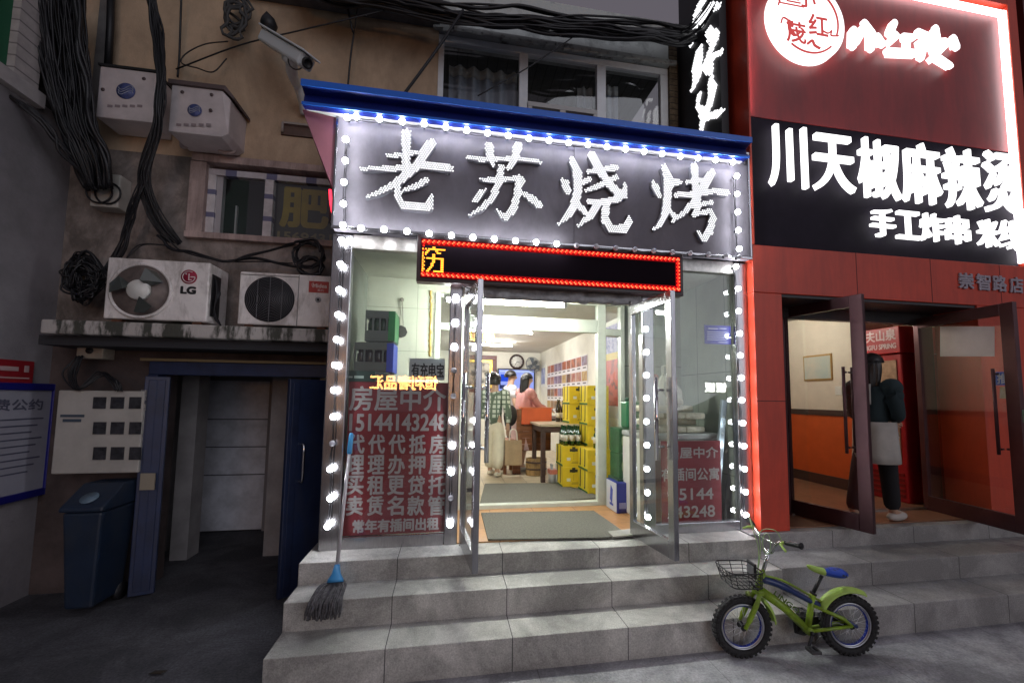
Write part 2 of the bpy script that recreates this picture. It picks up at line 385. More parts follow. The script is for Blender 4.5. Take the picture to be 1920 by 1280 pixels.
# doors: two leaves standing open towards the street
def glass_door(hx, fx, fy, nm):
    a = Vector((hx, F-.005, 0)); c = Vector((fx, fy, 0)); d = (c-a).normalized(); n = Vector((-d.y, d.x, 0)); L = (c-a).length
    zb, zt = P+.02, 2.56
    D = MB()
    def bb(s0, s1, z0, z1, t=.042): D.obox(a+d*((s0+s1)/2)+Vector((0, 0, (z0+z1)/2)), d*((s1-s0)/2), n*(t/2), Vector((0, 0, (z1-z0)/2)))
    bb(0, .055, zb, zt); bb(L-.075, L, zb, zt); bb(.055, L-.075, zt-.085, zt); bb(.055, L-.075, zb, zb+.13)
    dr = D.build('door', steel, shop, .004)
    G = MB(); G.obox(a+d*((.055+L-.075)/2)+Vector((0, 0, (zb+.13+zt-.085)/2)), d*((L-.13)/2), n*.004, Vector((0, 0, (zt-.085-zb-.13)/2))); G.build('glass', clear_m, dr)
    for sgn in (-1, 1):
        H = MB(); q = a+d*(L-.115)+n*sgn*.085
        H.tube([q+Vector((0, 0, 1.27)), q+Vector((0, 0, 1.90))], .017, 10)
        for z in (1.37, 1.80): H.tube([a+d*(L-.115)+n*sgn*.02+Vector((0, 0, z)), q+n*sgn*.012+Vector((0, 0, z))], .011, 8)
        H.build('handle', chrome, dr)
    Hg = MB(); Hg.lathe(a+Vector((0, -.01, zt)), [(.02, 0), (.02, .035), (.012, .05)], 10); Hg.lathe(a+Vector((0, -.01, zb)), [(.02, -.03), (.02, 0)], 10); Hg.build('hinge', steel_d, dr)
    return dr
glass_door(.135, .205, 3.02, 'l'); glass_door(1.60, 1.665, 3.03, 'r')
# blue canopy trim above the sign board
blue_lip = mat('lit_blue_trim', (.02, .16, .75), .35); blue_fas = mat('shaded_blue_trim', (.004, .014, .16), .4, n=.15, ns=3)  # one blue trim: lips coloured as lit, recessed band coloured as shaded
yF = F-.09
b = MB()
ex0, ex1 = at(567, 175, y=3.48).x, at(1405, 285, y=3.48).x
CY = 3.50; cz0 = at(580, 199, y=CY).z; cz1 = at(566, 160, y=CY).z; cH = cz1-cz0
prof = [(CY, cz0), (CY-.012, cz0+.022), (CY+.012, cz0+.03), (CY+.028, cz1-.055), (CY-.05, cz1-.035), (CY-.052, cz1-.002), (F+.25, cz1+.10), (F+.25, cz0+.03)]
b.prism([(ex0, y, z) for y, z in prof][::-1], (ex1-ex0, 0, 0)); b.build('canopy', blue_fas, shop)
b = MB(); b.box(ex0-.003, ex1+.003, CY-.064, CY-.054, cz1-.042, cz1+.012); b.build('canopy_lip', blue_lip, shop, .003)
b = MB(); b.box(ex0-.003, ex1+.003, CY-.024, CY-.0125, cz0-.004, cz0+.020); b.build('canopy_lip', blue_lip, shop, .003)
b = MB(); b.box(ex0+.01, ex1-.01, CY+.01, F+.2, cz0+.004, cz0+.014); b.build('soffit', mat('soffit_white', (.6, .6, .6), .5), shop)
# flared gusset plates at both ends of the sign box
SY0 = F-.06
b = MB(); b.prism([(ex0-.02, CY+.06, cz0+.0), (-.94, SY0, 4.07), (-.94, SY0, 3.35), (-.99, SY0, 3.45)][::-1], (0, .02, 0)); b.build('gusset', mat('red_lit_metal', (.20, .07, .09), .35, .4), shop)  # plum tint carries the red sign light falling on this plate
b = MB(); b.prism([(2.79, F-.06, 4.04), (ex1, CY+.06, cz0), (2.79, F-.06, 3.97)][::-1], (0, .02, 0)); b.build('gusset', steel, shop)
# dark tarred board on the roof behind the trim
b = MB(); b.box(-.30, 2.12, F+.30, F+.34, cz1+.05, at(1000, 215, y=F+.3).z); b.build('roof_upstand', mat('tar_board', (.012, .014, .022), .7), shop)
b = MB(); b.box(-1.1, 2.85, F+.26, LW, cz1+.05, cz1+.09); b.build('roof', mat('roof_felt', (.02, .022, .03), .8, n=.3), shop)
for xx in ((-.94, -.90), (2.77, 2.80)): b = MB(); b.box(*xx, F+.1, LW-.02, P, 4.30); b.build('side_wall', mat('dark_side', (.03, .025, .03), .6, n=.2), shop)

# ------------------------------------------------------------------ sign board with hand-written characters made of small lamps
SY = F-.075
sign = thing('sign_board', 'long grey sign board with four large white lit characters framed by light bulbs', 'sign', (.92, SY, 3.05))
board_m = stain(mat('grey_sign_board', (.25, .238, .272), .8, n=.07, ns=4, spec=.15), .22, 2.2, (1, 1, .5))
b = MB(); b.box(-.935, 1.048, SY, F-.002, 3.055, 4.10); b.box(1.053, 2.785, SY, F-.002, 3.055, 4.10); b.build('panel', board_m, sign)
b = MB()
for z in ((3.05, 3.075), (4.085, 4.105)): b.box(-.95, 2.795, SY-.012, SY-.001, *z)
for x in ((-.95, -.93), (2.775, 2.795)): b.box(x[0], x[1], SY-.012, SY-.001, 3.076, 4.084)
b.build('frame', steel, sign, .003)
K = 4.2659
LAO = [[(695,320,90),(690,560,80)],[(540,495,30),(620,495,50),(810,470,50)],[(340,600,40),(600,600,60),(850,575,70),(1040,600,75)],
 [(890,400,90),(780,570,90),(640,700,75),(480,790,55),(365,830,25)],[(630,690,60),(625,820,65),(670,890,75),(780,905,75),(870,905,80),(890,830,45),(892,790,15)],[(850,690,70),(770,740,55),(665,775,35)]]
SU = [[(1180,510,40),(1300,530,50),(1500,520,50),(1680,530,55),(1755,550,40)],[(1350,430,95),(1365,520,70),(1390,590,25)],[(1575,420,95),(1555,520,75),(1500,600,50)],
 [(1270,680,30),(1350,690,55),(1480,685,50),(1590,670,60),(1620,700,60)],[(1590,680,80),(1575,800,75),(1540,920,75),(1480,990,70),(1400,915,20)],[(1445,590,70),(1430,700,75),(1370,840,65),(1280,920,55),(1185,970,25)],
 [(1330,760,30),(1280,800,70),(1235,850,60)],[(1610,790,30),(1680,830,80),(1745,885,75)]]
SHAO = [[(215,590,20),(245,630,70),(265,690,60)],[(300,440,60),(345,540,85),(345,700,75),(310,820,75),(250,900,60),(190,955,25)],[(430,600,60),(370,640,30)],[(340,790,50),(380,830,60),(410,870,40)],
 [(420,540,40),(520,525,50),(650,505,60)],[(460,405,80),(520,520,75),(580,620,75),(660,700,75),(715,730,60),(720,630,30)],[(650,580,50),(540,640,50),(415,685,40)],[(430,775,45),(540,780,60),(680,750,60)],
 [(510,790,70),(450,880,65),(350,965,30)],[(570,800,70),(560,920,70),(610,990,70),(710,990,75),(755,930,55),(750,870,15)]]
KAO = [[(940,610,20),(960,660,70),(985,720,60)],[(1030,500,60),(1065,600,85),(1055,760,75),(1040,870,70),(1000,950,50),(945,995,25)],[(1180,625,20),(1130,620,60),(1090,650,35)],[(1060,830,50),(1100,880,50),(1140,905,30)],
 [(1270,495,80),(1275,600,65),(1280,700,60)],[(1210,620,45),(1330,600,45)],[(1120,720,50),(1250,720,60),(1420,690,55),(1530,705,55)],[(1410,550,80),(1340,660,75),(1270,770,60),(1180,870,50),(1095,930,30)],
 [(1290,800,50),(1410,780,45)],[(1300,740,60),(1285,850,60),(1265,885,50)],[(1280,870,45),(1400,850,50),(1420,900,70),(1390,1010,70),(1345,1070,60),(1290,1000,15)]]
def dense(st):
    out = []
    for i in range(len(st)-1):
        a, c = st[i], st[i+1]; L = math.hypot(c[0]-a[0], c[1]-a[1]); n = max(2, int(L/8))
        out += [tuple(a[q]+(c[q]-a[q])*j/n for q in range(3)) for j in range(n)]
    return out+[st[-1]]
led_white = emit('white_led', (.98, .98, 1.), 2.1)
acryl = mat('white_acrylic', (.20, .20, .23), .3)
def brush_plates(b, strokes, conv, y0, thick, step=.0005):
    for q, st in enumerate(strokes):
        pts = [(conv(x, y), w) for x, y, w in dense(st)]
        L = []; Rr = []
        for i, (p, w) in enumerate(pts):
            a = pts[max(0, i-1)][0]; c = pts[min(len(pts)-1, i+1)][0]; d = (c-a); d = Vector((d.x, 0, d.z))
            if d.length < 1e-6: continue
            d.normalize(); n = Vector((-d.z, 0, d.x)); L.append(p+n*w/2); Rr.append(p-n*w/2)
        n = len(L); yy = y0-step*q
        vs = []; 
        for p in L: vs.append((p.x, yy, p.z))
        for p in Rr: vs.append((p.x, yy, p.z))
        for p in L: vs.append((p.x, y0+thick, p.z))
        for p in Rr: vs.append((p.x, y0+thick, p.z))
        fs = []
        for i in range(n-1):
            fs.append((i, i+1, n+i+1, n+i)); fs.append((i, 2*n+i, 2*n+i+1, i+1)); fs.append((n+i, n+i+1, 3*n+i+1, 3*n+i))
        fs.append((0, n, 3*n, 2*n)); fs.append((n-1, 3*n-1, 4*n-1, 2*n-1))
        b.add(vs, fs)
def led_char(strokes, ox, oy):
    conv0 = lambda x, y: at(ox+x/K, oy+y/K, y=SY)
    m = (conv0(1000, 500)-conv0(900, 500)).x/100          # metres per drawing unit
    st = [[(x, y, w*m*.93) for x, y, w in s] for s in strokes]
    b = MB(); brush_plates(b, st, conv0, SY-.035, .034); ch = b.build('character', acryl, sign)
    pts = [(conv0(x, y), w/2) for s in st for x, y, w in dense(s)]
    x0 = min(p.x-r for p, r in pts); x1 = max(p.x+r for p, r in pts); z0 = min(p.z-r for p, r in pts); z1 = max(p.z+r for p, r in pts)
    d = .0195; L = MB(); row = 0; z = z0
    while z < z1:
        x = x0+(d/2 if row % 2 else 0)
        while x < x1:
            for p, r in pts:
                if (p.x-x)**2+(p.z-z)**2 < max(.004, r-.004)**2:
                    yb = SY-.0415
                    k = 6; vs = [(x+.0070*math.cos(2*PI*i/k), yb, z+.0070*math.sin(2*PI*i/k)) for i in range(k)]+[(x, yb-.007, z)]
                    L.add(vs, [(i, (i+1) % k, k) for i in range(k)], True); break
            x += d
        z += d*.866; row += 1
    L.build('led_dots', led_white, ch)
led_char(LAO, 600, 180); led_char(SU, 600, 180); led_char(SHAO, 1000, 200); led_char(KAO, 1000, 200)

# ------------------------------------------------------------------ strings of light bulbs: bulbs are parts of their string
wire_m = mat('grey_wire', (.03, .03, .034), .6, spec=.2)
def bulb_string(label, pts, off=(), y=None, wires=2, r=.0232):
    pts = [Vector(p) for p in pts]; t = thing('string_light', label, 'light string', pts[0], 'strings of light bulbs on the shopfront')
    w = MB()
    for k in range(wires):
        dd = Vector((0, .034, 0)); wp = []
        hor = abs(pts[-1].x-pts[0].x) > abs(pts[-1].z-pts[0].z)
        for i, p in enumerate(pts):
            s_ = .008*(1 if k else -1); wp.append(p+dd+(Vector((0, 0, s_)) if hor else Vector((s_, 0, 0))))
            if i < len(pts)-1:
                mpt = (p+pts[i+1])/2+dd; j = random.uniform(-.008, .008); wp.append(mpt+(Vector((0, 0, s_*.6-.004+j)) if hor else Vector((s_*.6+j, 0, 0))))
        w.tube(wp, .0035, 5)
    for p in pts: w.lathe(p+Vector((0, .016, 0)), [(.012, 0), (.014, .03)], 8, axis=(0, 1, 0))
    w.build('wire', wire_m, t)
    for i, p in enumerate(pts):
        lit = i not in off
        b = MB(); b.ball(p, r, 12, 8); b.build('bulb', (bulb_on if (i*7) % 5 < 3 else bulb_on2) if lit else bulb_off, t)
    return t
by = SY-.085
tp = [(651,220),(668,219)]+[(600+x/K, 180+y/K) for x, y in ((475,185),(657,206),(833,223),(1007,250),(1173,275),(1341,297),(1507,318),(1670,339),(1832,357))]+[(1000+x/K, 200+y/K) for x, y in ((283,289),(437,304),(588,322),(737,340),(886,359),(1032,377),(1177,397),(1318,412),(1459,427),(1598,444))]
tp.insert(11, (1029.5, 263.5))
bulb_string('upper row of white bulbs along the top edge of the grey sign board', [at(x, y, y=by) for x, y in tp])
bp_ = [(600+x/K, 180+y/K) for x, y in ((327,1058),(512,1068),(695,1083),(873,1102),(1051,1115),(1223,1131),(1394,1144),(1564,1158),(1728,1170))]+[(1000+x/K, 200+y/K) for x, y in ((22,1085),(187,1097),(346,1111),(503,1117),(659,1130),(813,1141),(964,1152),(1113,1163),(1257,1171),(1402,1181),(1543,1192))]
bulb_string('row of bulbs along the bottom edge of the grey sign board, its right half unlit', [at(x, y, y=by) for x, y in bp_], off=range(11, 20))
bulb_string('short column of bulbs up the left edge of the grey sign board', [at(600+x/K, 180+y/K, y=by) for x, y in ((205,348),(202,518),(192,690),(187,862),(183,1032))])
bulb_string('short column of bulbs down the right edge of the grey sign board', [at(1000+x/K, 200+y/K, y=by) for x, y in ((1628,555),(1631,698),(1635,843),(1640,988),(1647,1137),(1645,1205))], off=(5,))
yb = F-.045
def plus(v, dy): return v+Vector((0, dy, 0))
bulb_string('column of bulbs on the steel post left of the real estate poster, one unlit', [at(x, y, y=yb) for x, y in ((640,450),(638,495),(636,543),(634,590),(631,636),(628,684),(626,731),(625,781),(623,831),(619,879),(619,934),(614,986))], off=(8,))
bulb_string('column of bulbs on the steel post beside the left open door, two unlit', [at(x, y, y=yb) for x, y in ((855,557),(854,603),(852,649),(851,694),(850,742),(849,789),(848,836),(846,885),(845,933),(844,983))], off=(3, 4, 8))
bulb_string('column of bulbs behind the glass of the right open door', [at(x, y, y=yb) for x, y in ((1211,617),(1212,660),(1212,703),(1212,746),(1212,790),(1213,834),(1213,879),(1214,923),(1215,969))])
bulb_string('column of bulbs on the corner post beside the red shop pillar', [at(x, y, y=yb) for x, y in ((1380,500),(1384,541),(1385,583),(1387,625),(1388,666),(1390,708),(1391,750),(1393,793),(1395,836),(1396,879),(1398,922),(1399,965))], off=())

# ------------------------------------------------------------------ red dot-matrix sign under the board
xl, xr, zb, zt = rect(781, 448, 1281, 545, F-.10)
zb, zt = 2.66, 3.05
led = thing('led_ticker', 'wide black dot matrix sign with red lit border under the sign board', 'led sign', ((xl+xr)/2, F-.05, zb))
b = MB(); b.box(xl, xr, F-.10, F-.004, zb, zt); b.build('housing', mat('ticker_case', (.03, .012, .014), .4), led, .006)
b = MB(); b.box(xl+.03, xr-.03, F-.104, F-.1005, zb+.03, zt-.03); b.build('display', mat('ticker_face', (.010, .006, .010), .8, spec=.05), led)
red_led = emit('red_led', (1., .02, .012), 2.4); hot_led = emit('orange_led', (1., .16, .06), 3.2); yel_led = emit('yellow_led', (1., .34, .03), 3.6)
b = MB(); h = MB(); yl = F-.1065
def dot(B, x, z, r, y=yl): B.box(x-r, x+r, y, y+.0018, z-r, z+r)
n = 56
for (z, up) in ((zt-.062, 1), (zb+.062, -1)):
    for i in range(n+1):
        x = xl+.055+(xr-xl-.11)*i/n
        for dx, dz in ((-.011, 0), (.011, 0), (0, .011), (0, -.011), (.011, .011*up)): dot(b, x+dx, z+dz, .0052)
        dot(h, x, z+.011*up, .0052, yl-.002); dot(h, x-.011, z, .0052, yl-.002)
for i in range(9):
    z = zb+.062+(zt-zb-.124)*i/8; x = xr-.055
    for dx, dz in ((-.011, 0), (.011, 0), (0, .011), (0, -.011)): dot(b, x+dx, z+dz, .0052)
    dot(h, x+.011, z, .005, yl-.002)
    if i in (1, 2, 3, 4, 5, 6, 7): dot(b, xl+.052, z, .006)
b.build('red_pixels', red_led, led); b = MB(); yg = F-.1052
for z in (zt-.062, zb+.062): b.box(xl+.035, xr-.035, yg, yg+.001, z-.026, z+.026)
b.box(xr-.08, xr-.032, yg, yg+.001, zb+.0885, zt-.0885); b.build('red_glow_rows', emit('red_halo', (1., .012, .02), .30), led); h.build('orange_pixels', hot_led, led)  # dim red strips imitate the glow spilling round the border dots
art = ["......#.......","......#.......","..############","......#..#....",".....#....#...","....#......#..","......#.......","......#.......","..###########.","......#.....#.","......#.....#.",".....#......#.",".....#......#.","....#.......#.","...#....#...#.","..#......####."]
art = [".......##.......","#.#.############","...##....##.....","#.##......###...","#.#....##.......","#......##.......","##.############.","#......##....##.","##.....##....##.","#.....##.....##.","##....##.....##.","#....##......##.","##..##.......##.","#..##...#######."]
b = MB()
for j, rw in enumerate(art):
    for i, c in enumerate(rw):
        if c == '#': dot(b, xl+.048+i*.0115, zt-.105-j*.0152, .0052)
b.build('lit_character', yel_led, led)
b = MB(); b.tube(spline([(xl+.35, F-.05, zb+.005), (xl+.42, F-.07, zb-.03), (xl+.5, F-.06, zb-.045), (xl+.53, F-.05, zb-.03)]), .005, 6); b.build('cable', cable_m, led)

# ------------------------------------------------------------------ posters and notices on the glass
py = F+.052
def poster(label, r, Y, m, rows, lm, cat='poster', name='poster', th=.003, bold=.0, border=None):
    """rows = (text, x0, y0, x1, y1) boxes in photo pixels"""
    x0, x1, z0, z1 = rect(*r, Y); t = thing(name, label, cat, ((x0+x1)/2, Y, z0))
    b = MB(); b.box(x0, x1, Y, Y+th, z0, z1); b.build('sheet', m, t)
    if border:
        b = MB(); w = border[1]
        b.box(x0, x1, Y-.002, Y-.0005, z1-w, z1); b.box(x0, x1, Y-.002, Y-.0005, z0, z0+w); b.box(x0, x0+w, Y-.002, Y-.0005, z0+w, z1-w); b.box(x1-w, x1, Y-.002, Y-.0005, z0+w, z1-w); b.build('border', border[0], t)
    b = MB()
    for tx, a0, b0, a1, b1 in rows:
        l, rr_, lo, hi = rect(a0, b0, a1, b1, Y)
        if tx == '-': b.box(l, rr_, Y-.002, Y-.0008, lo, hi); continue
        b.text(tx, (l, Y-.0012, lo), (rr_-l, 0, 0), (0, 0, hi-lo), bold=bold)
    if rows: b.build('lettering', lm, t)
    return t
rows = [('房屋中介', 656, 725, 836, 769), ('15144143248', 656, 776, 837, 807), ('常年有插间出租', 662, 972, 822, 995)]
for k, ln in enumerate(('代代代抵房', '理理办押屋', '买租更贷托', '卖赁名款管')):
    for j, ch in enumerate(ln):
        cx = 668-k*1+j*(38.2); rows.append((ch, cx-15, 815+k*38.3, cx+15, 849+k*38.6))
poster('large red poster with grey characters covering the lower left window', (649, 716, 838, 1000), py, red_vinyl, rows, letter_grey, bold=.0045)
poster('red poster with grey characters partly hidden by the right open door', (1240, 826, 1352, 980), py, mat('red_vinyl_bright', (.28, .02, .03), .42, n=.12, ns=4), [('房屋中介', 1250, 838, 1346, 858), ('有插间公寓', 1240, 877, 1348, 900), ('15144', 1262, 915, 1337, 936), ('143248', 1256, 948, 1340, 969)], mat('pale_lettering', (.55, .48, .47), .5), bold=.003)
poster('white notice with black characters stuck high on the left window', (767, 672, 834, 712), py, mat('paper_grey', (.52, .54, .56), .6, n=.1), [('有充电宝', 772, 681, 832, 707)], black, cat='notice', name='notice', bold=.003)
poster('small dark green notice above the large red poster', (644, 695, 703, 716), py, mat('dark_green_paper', (.012, .045, .035), .5), [('-', 654, 705, 661, 708), ('-', 664, 704, 682, 709)], mat('pale_mint', (.45, .55, .5), .6), cat='notice', name='notice')
poster('blue notice stuck on the right window', (1321, 610, 1370, 645), py, mat('blue_paper', (.03, .03, .36), .5, n=.1), [('-', 1328, 615, 1346, 617), ('-', 1349, 615, 1362, 617)]+[('-', 1326, 622+k*3.6, 1366-(k%3)*3, 623.2+k*3.6) for k in range(5)]+[('-', 1347, 641, 1364, 642.4)], mat('blue_white', (.5, .5, .75), .6), cat='notice', name='notice')
# ------------------------------------------------------------------ ceiling tubes
def tube_light(label, a, c, em, r=.016):
    a, c = Vector(a), Vector(c); t = thing('tube_light', label, 'tube light', (a+c)/2)
    d = (c-a).normalized()
    b = MB(); b.tube([a+d*.03, c-d*.03], r, 10); b.build('tube', em, t)
    b = MB(); b.bar(a+Vector((0, 0, .035)), c+Vector((0, 0, .035)), .05, .03); b.build('fitting', white_p, t)
    for q, e in ((a, d), (c, -d)):
        b = MB(); b.obox(q+e*.012+Vector((0, 0, .008)), e*.012, Vector((0, .018, 0)), Vector((0, 0, .028))); b.build('end_cap', white_p, t)
    return t
tl_front = emit('tube_glow_front', (.97, 1., .91), 330); tl_in = emit('tube_glow', (1., .98, .93), 290)
tube_light('long fluorescent tube hanging just inside the entrance above the door mat', (-.06, 4.0, at(960, 568, y=4.0).z), (1.09, 4.0, at(960, 568, y=4.0).z), tl_front, .019)
tube_light('fluorescent tube on the dining room ceiling near the inner door', (.15, 7.05, 2.80), (1.38, 7.15, 2.80), tl_in)
tube_light('farther fluorescent tube on the dining room ceiling towards the television', (.05, 9.0, 2.80), (1.32, 9.1, 2.80), tl_in)

# ------------------------------------------------------------------ vestibule contents
matt = mat('grey_green_mat', (.15, .147, .125), .95, n=.3, ns=60, b=.5, bs=160)
def floor_mat(label, pts, z):
    b = MB(); b.prism([Vector((p.x, p.y, z)) for p in pts][::-1], (0, 0, .012)); o = b.build('door_mat', matt, None, loc=(0, 0, 0)); return tag(o, label, 'door mat')
floor_mat('grey green mat lying on the orange tiles just inside the open doors', [at(902, 965, z=P), at(1113, 961, z=P), at(1168, 1000, z=P), at(1140, 1012, z=P), at(915, 1016, z=P)], P+.013)
floor_mat('grey green mat lying in the dining room behind the inner threshold', [at(909, 909, z=P)+Vector((0, 0, 0)), at(1048, 908, z=P), at(1122, 938, z=P)+Vector((.1, .06, 0)), Vector((.36, 4.85, P))], P+.011)
b = MB(); b.prism([at(1140, 998, z=P+.02), at(1196, 992, z=P+.02), at(1214, 1002, z=P+.02), at(1150, 1008, z=P+.02)][::-1], (0, 0, .012)); tag(b.build('broken_tile', mat('grey_tile', (.4, .39, .36), .6, n=.2)), 'broken grey floor tile at the foot of the right open door', 'tile')
# stacked crates of bottles by the left window
green_pl = mat('green_crate', (.02, .19, .06), .4); blue_pl = mat('blue_crate', (.03, .06, .42), .45); bottle_g = mat('green_bottle', (.01, .05, .02), .08, coat=.6); bottle_b = mat('brown_bottle', (.012, .006, .004), .08, coat=.6)
def bottle_verts(B, x, y, z, h=.27, r=.034, n=9):
    B.lathe((x, y, z), [(r, 0), (r, h*.55), (r*.8, h*.66), (r*.38, h*.78), (r*.36, h*.95), (r*.45, h*.96), (r*.45, h)], n)
def crate(label, x0, x1, y0, y1, z, h, m, side, nx, ny, bm):
    t = thing('bottle_crate', label, 'crate', ((x0+x1)/2, (y0+y1)/2, z))
    b = MB(); w = .015
    b.box(x0, x1, y0, y1, z, z+w)
    for zz in ((z+w, z+h*.35), (z+h*.75, z+h)):
        b.box(x0, x1, y0, y0+w, *zz); b.box(x0, x1, y1-w, y1, *zz); b.box(x0, x0+w, y0+w, y1-w, *zz); b.box(x1-w, x1, y0+w, y1-w, *zz)
    for i in range(5):
        x = x0+(x1-x0-w)*i/4; b.box(x, x+w, y0, y0+w, z+h*.35, z+h*.75)
        y = y0+(y1-y0-w)*i/4; b.box(x1-w, x1, y, y+w, z+h*.35, z+h*.75)
    b.build('crate', grey_crate, t, .003); b = MB(); b.box(x1+.001, x1+.006, y0+.004, y1-.004, z+.006, z+h-.004); b.box(x1-.05, x1+.006, y0-.006, y0-.001, z+.006, z+h-.004); b.build('end_panel', m, t)
    for i in range(nx):
        for j in range(ny):
            B = MB(); bottle_verts(B, x0+.05+(x1-x0-.1)*i/max(1, nx-1), y0+.05+(y1-y0-.1)*j/max(1, ny-1), z+w, .25); B.build('bottle', bm, t)
    return t
grey_crate = mat('grey_crate', (.12, .14, .13), .45)
pl = thing('crate_plinth', 'low dark stand under the bottle crates behind the large red poster', 'stand', (-.45, 4.05, P+.012))
b = MB(); b.box(-.80, -.5, 3.90, 4.22, P+.55, 1.929); b.build('body', grey_crate, pl, .01)
b = MB(); b.box(-.78, -.52, 3.92, 4.20, P+.012, P+.549); b.build('base', black, pl)
k1x = at(738, 680, y=4.0).x; k2x = at(741, 630, y=4.0).x
crate('grey crate of bottles with a blue end panel in the left window', -.80, k1x, 3.92, 4.22, 1.93, .26, blue_pl, 1, 4, 2, bottle_b)
crate('grey crate with a green end panel stacked on top in the left window', -.72, k2x, 3.92, 4.22, 2.20, .27, green_pl, 1, 4, 2, bottle_g)
# dark octagonal scale pan hanging on the panel
c = at(752, 622, y=V-.02); t = thing('hanging_scale', 'dark octagonal disc hanging by strings on the pale vestibule wall', 'hanging disc', c)
b = MB(); b.lathe(c, [(.065, 0), (.065, .03), (.02, .03), (.02, .022)], 8, axis=(0, -1, 0), smooth=False); b.build('disc', mat('dark_iron', (.07, .07, .065), .5, .4), t)
b = MB()
for dx in (-.02, .02): b.tube([c+Vector((dx, -.01, .06)), c+Vector((dx*.3, -.01, .33))], .004, 5)
b.ball(c+Vector((0, -.015, .34)), .022); b.build('string', mat('string', (.25, .24, .2), .8), t)
# yellow foam seam down the panel joint
p0 = at(808, 545, y=V-.004); p1 = at(806, 668, y=V-.004)
b = MB(); b.tube(wob(p0, p1, 30, 0, .006, 4), [.011+.006*random.random() for _ in range(31)], 6); b.build('sealant_strip', mat('old_sealant', (.45, .31, .08), .8, n=.3, ns=20), shop)
# white chest freezer, bags of supplies behind the right window
t = thing('chest_freezer', 'white chest freezer behind the right window, topped with wrapped packs', 'freezer', (2.2, 4.25, P+.012))
b = MB(); b.box(1.84, 2.62, 3.92, 4.52, P+.012, 1.34); b.build('body', white_p, t, .02)
b = MB(); b.box(1.83, 2.63, 3.90, 4.53, 1.345, 1.40); b.build('lid', mat('grey_lid', (.42, .43, .42), .4), t, .015)
pk = mat('wrapped_packs', (.58, .54, .42), .35, n=.25, ns=14, b=.4, bs=25)
rr = random.Random(5); first = None
spots = [(1.98+.2*i+rr.uniform(-.02, .02), 4.02+.16*(j % 2), 1.402+.067*j) for j in range(5) for i in range(3 if j < 4 else 2)]
b = MB(); x, y, z = spots[0]; b.box(x-.105, x+.105, y-.07, y+.07, z, z+.062); root = b.build('wrapped_pack', pk, None, .02, loc=(x, y, z)); tag(root, 'beige wrapped pack in the pile on the freezer behind the right window', 'pack', 'wrapped packs piled on the freezer')
for s in spots[1:]: dup(root, s, rr.uniform(-.18, .18))
def bag(label, c, r, h, m, hm):
    t = thing('carrier_bag', label, 'bag', c); c = Vector(c); b = MB()
    rr = random.Random(label)
    ph = [rr.uniform(.9, 1.12) for _ in range(14)]
    def f(u, v):
        a = 2*PI*u; k = ph[int(u*13.99) % 14]; R = r*(1-.75*max(0, v-.35)/.65)*(.9+.1*math.cos(7*a))*k
        return c+Vector((R*math.cos(a)*1.25, R*.8*math.sin(a), h*v))
    b.sheet(f, 28, 8); b.build('bag_body', m, t)
    b = MB(); top = c+Vector((0, 0, h*.97))
    for s in (-1, 1): b.tube(spline([top+Vector((-.03, s*.015, 0)), top+Vector((-.03, s*.02, .09)), top+Vector((.03, s*.02, .09)), top+Vector((.03, s*.015, 0))]), .007, 5)
    b.build('handle', hm, t); return t
film = mat('thin_film', (.60, .58, .50), .2, n=.1, ns=9)
bag('knotted translucent bag standing on the pack pile behind the right window', (2.16, 4.10, 1.73), .14, .24, film, film)
redbag = mat('red_bag_tie', (.5, .03, .03), .4)
bag('small bag with red handles beside the knotted bag on the freezer', (1.98, 4.0, 1.67), .10, .20, film, redbag)
# grey perforated rail and umbrella leaning in the right window
a = at(1357, 750, y=F+.16); c = at(1341, 985, y=F+.10); c.z = .64
t = thing('metal_rail', 'pale grey perforated metal rail leaning inside the right window', 'rail', c)
b = MB(); b.bar(c, a, .055, .03, up=(0, 1, 0)); b.build('rail', mat('galvanised', (.42, .48, .54), .35, .7), t)
b = MB(); d = (a-c)
for i in range(6): q = c+d*(.15+.14*i)+Vector((0, -.0165, 0)); b.lathe(q, [(.012, 0), (.012, .003)], 10, axis=(0, -1, 0))
b.build('hole', mat('hole_light', (.75, .8, .85), .4), t)
c = at(1360, 975, y=F+.2); top = at(1374, 858, y=F+.24); t = thing('umbrella', 'furled grey umbrella with hooked handle leaning in the right window', 'umbrella', c)
d = top-c; b = MB(); b.tube([c, c+d*.1, c+d*.45, c+d*.8, c+d*.86], [.012, .02, .036, .03, .01], 10); b.build('canopy', mat('grey_cloth', (.12, .125, .13), .8, n=.2, ns=20), t)
b = MB(); b.tube(spline([c+d*.85, top, top+Vector((-.005, 0, .07)), top+Vector((-.045, 0, .10)), top+Vector((-.075, 0, .05))]), .010, 8); b.build('handle', mat('pale_handle', (.5, .5, .48), .4), t)
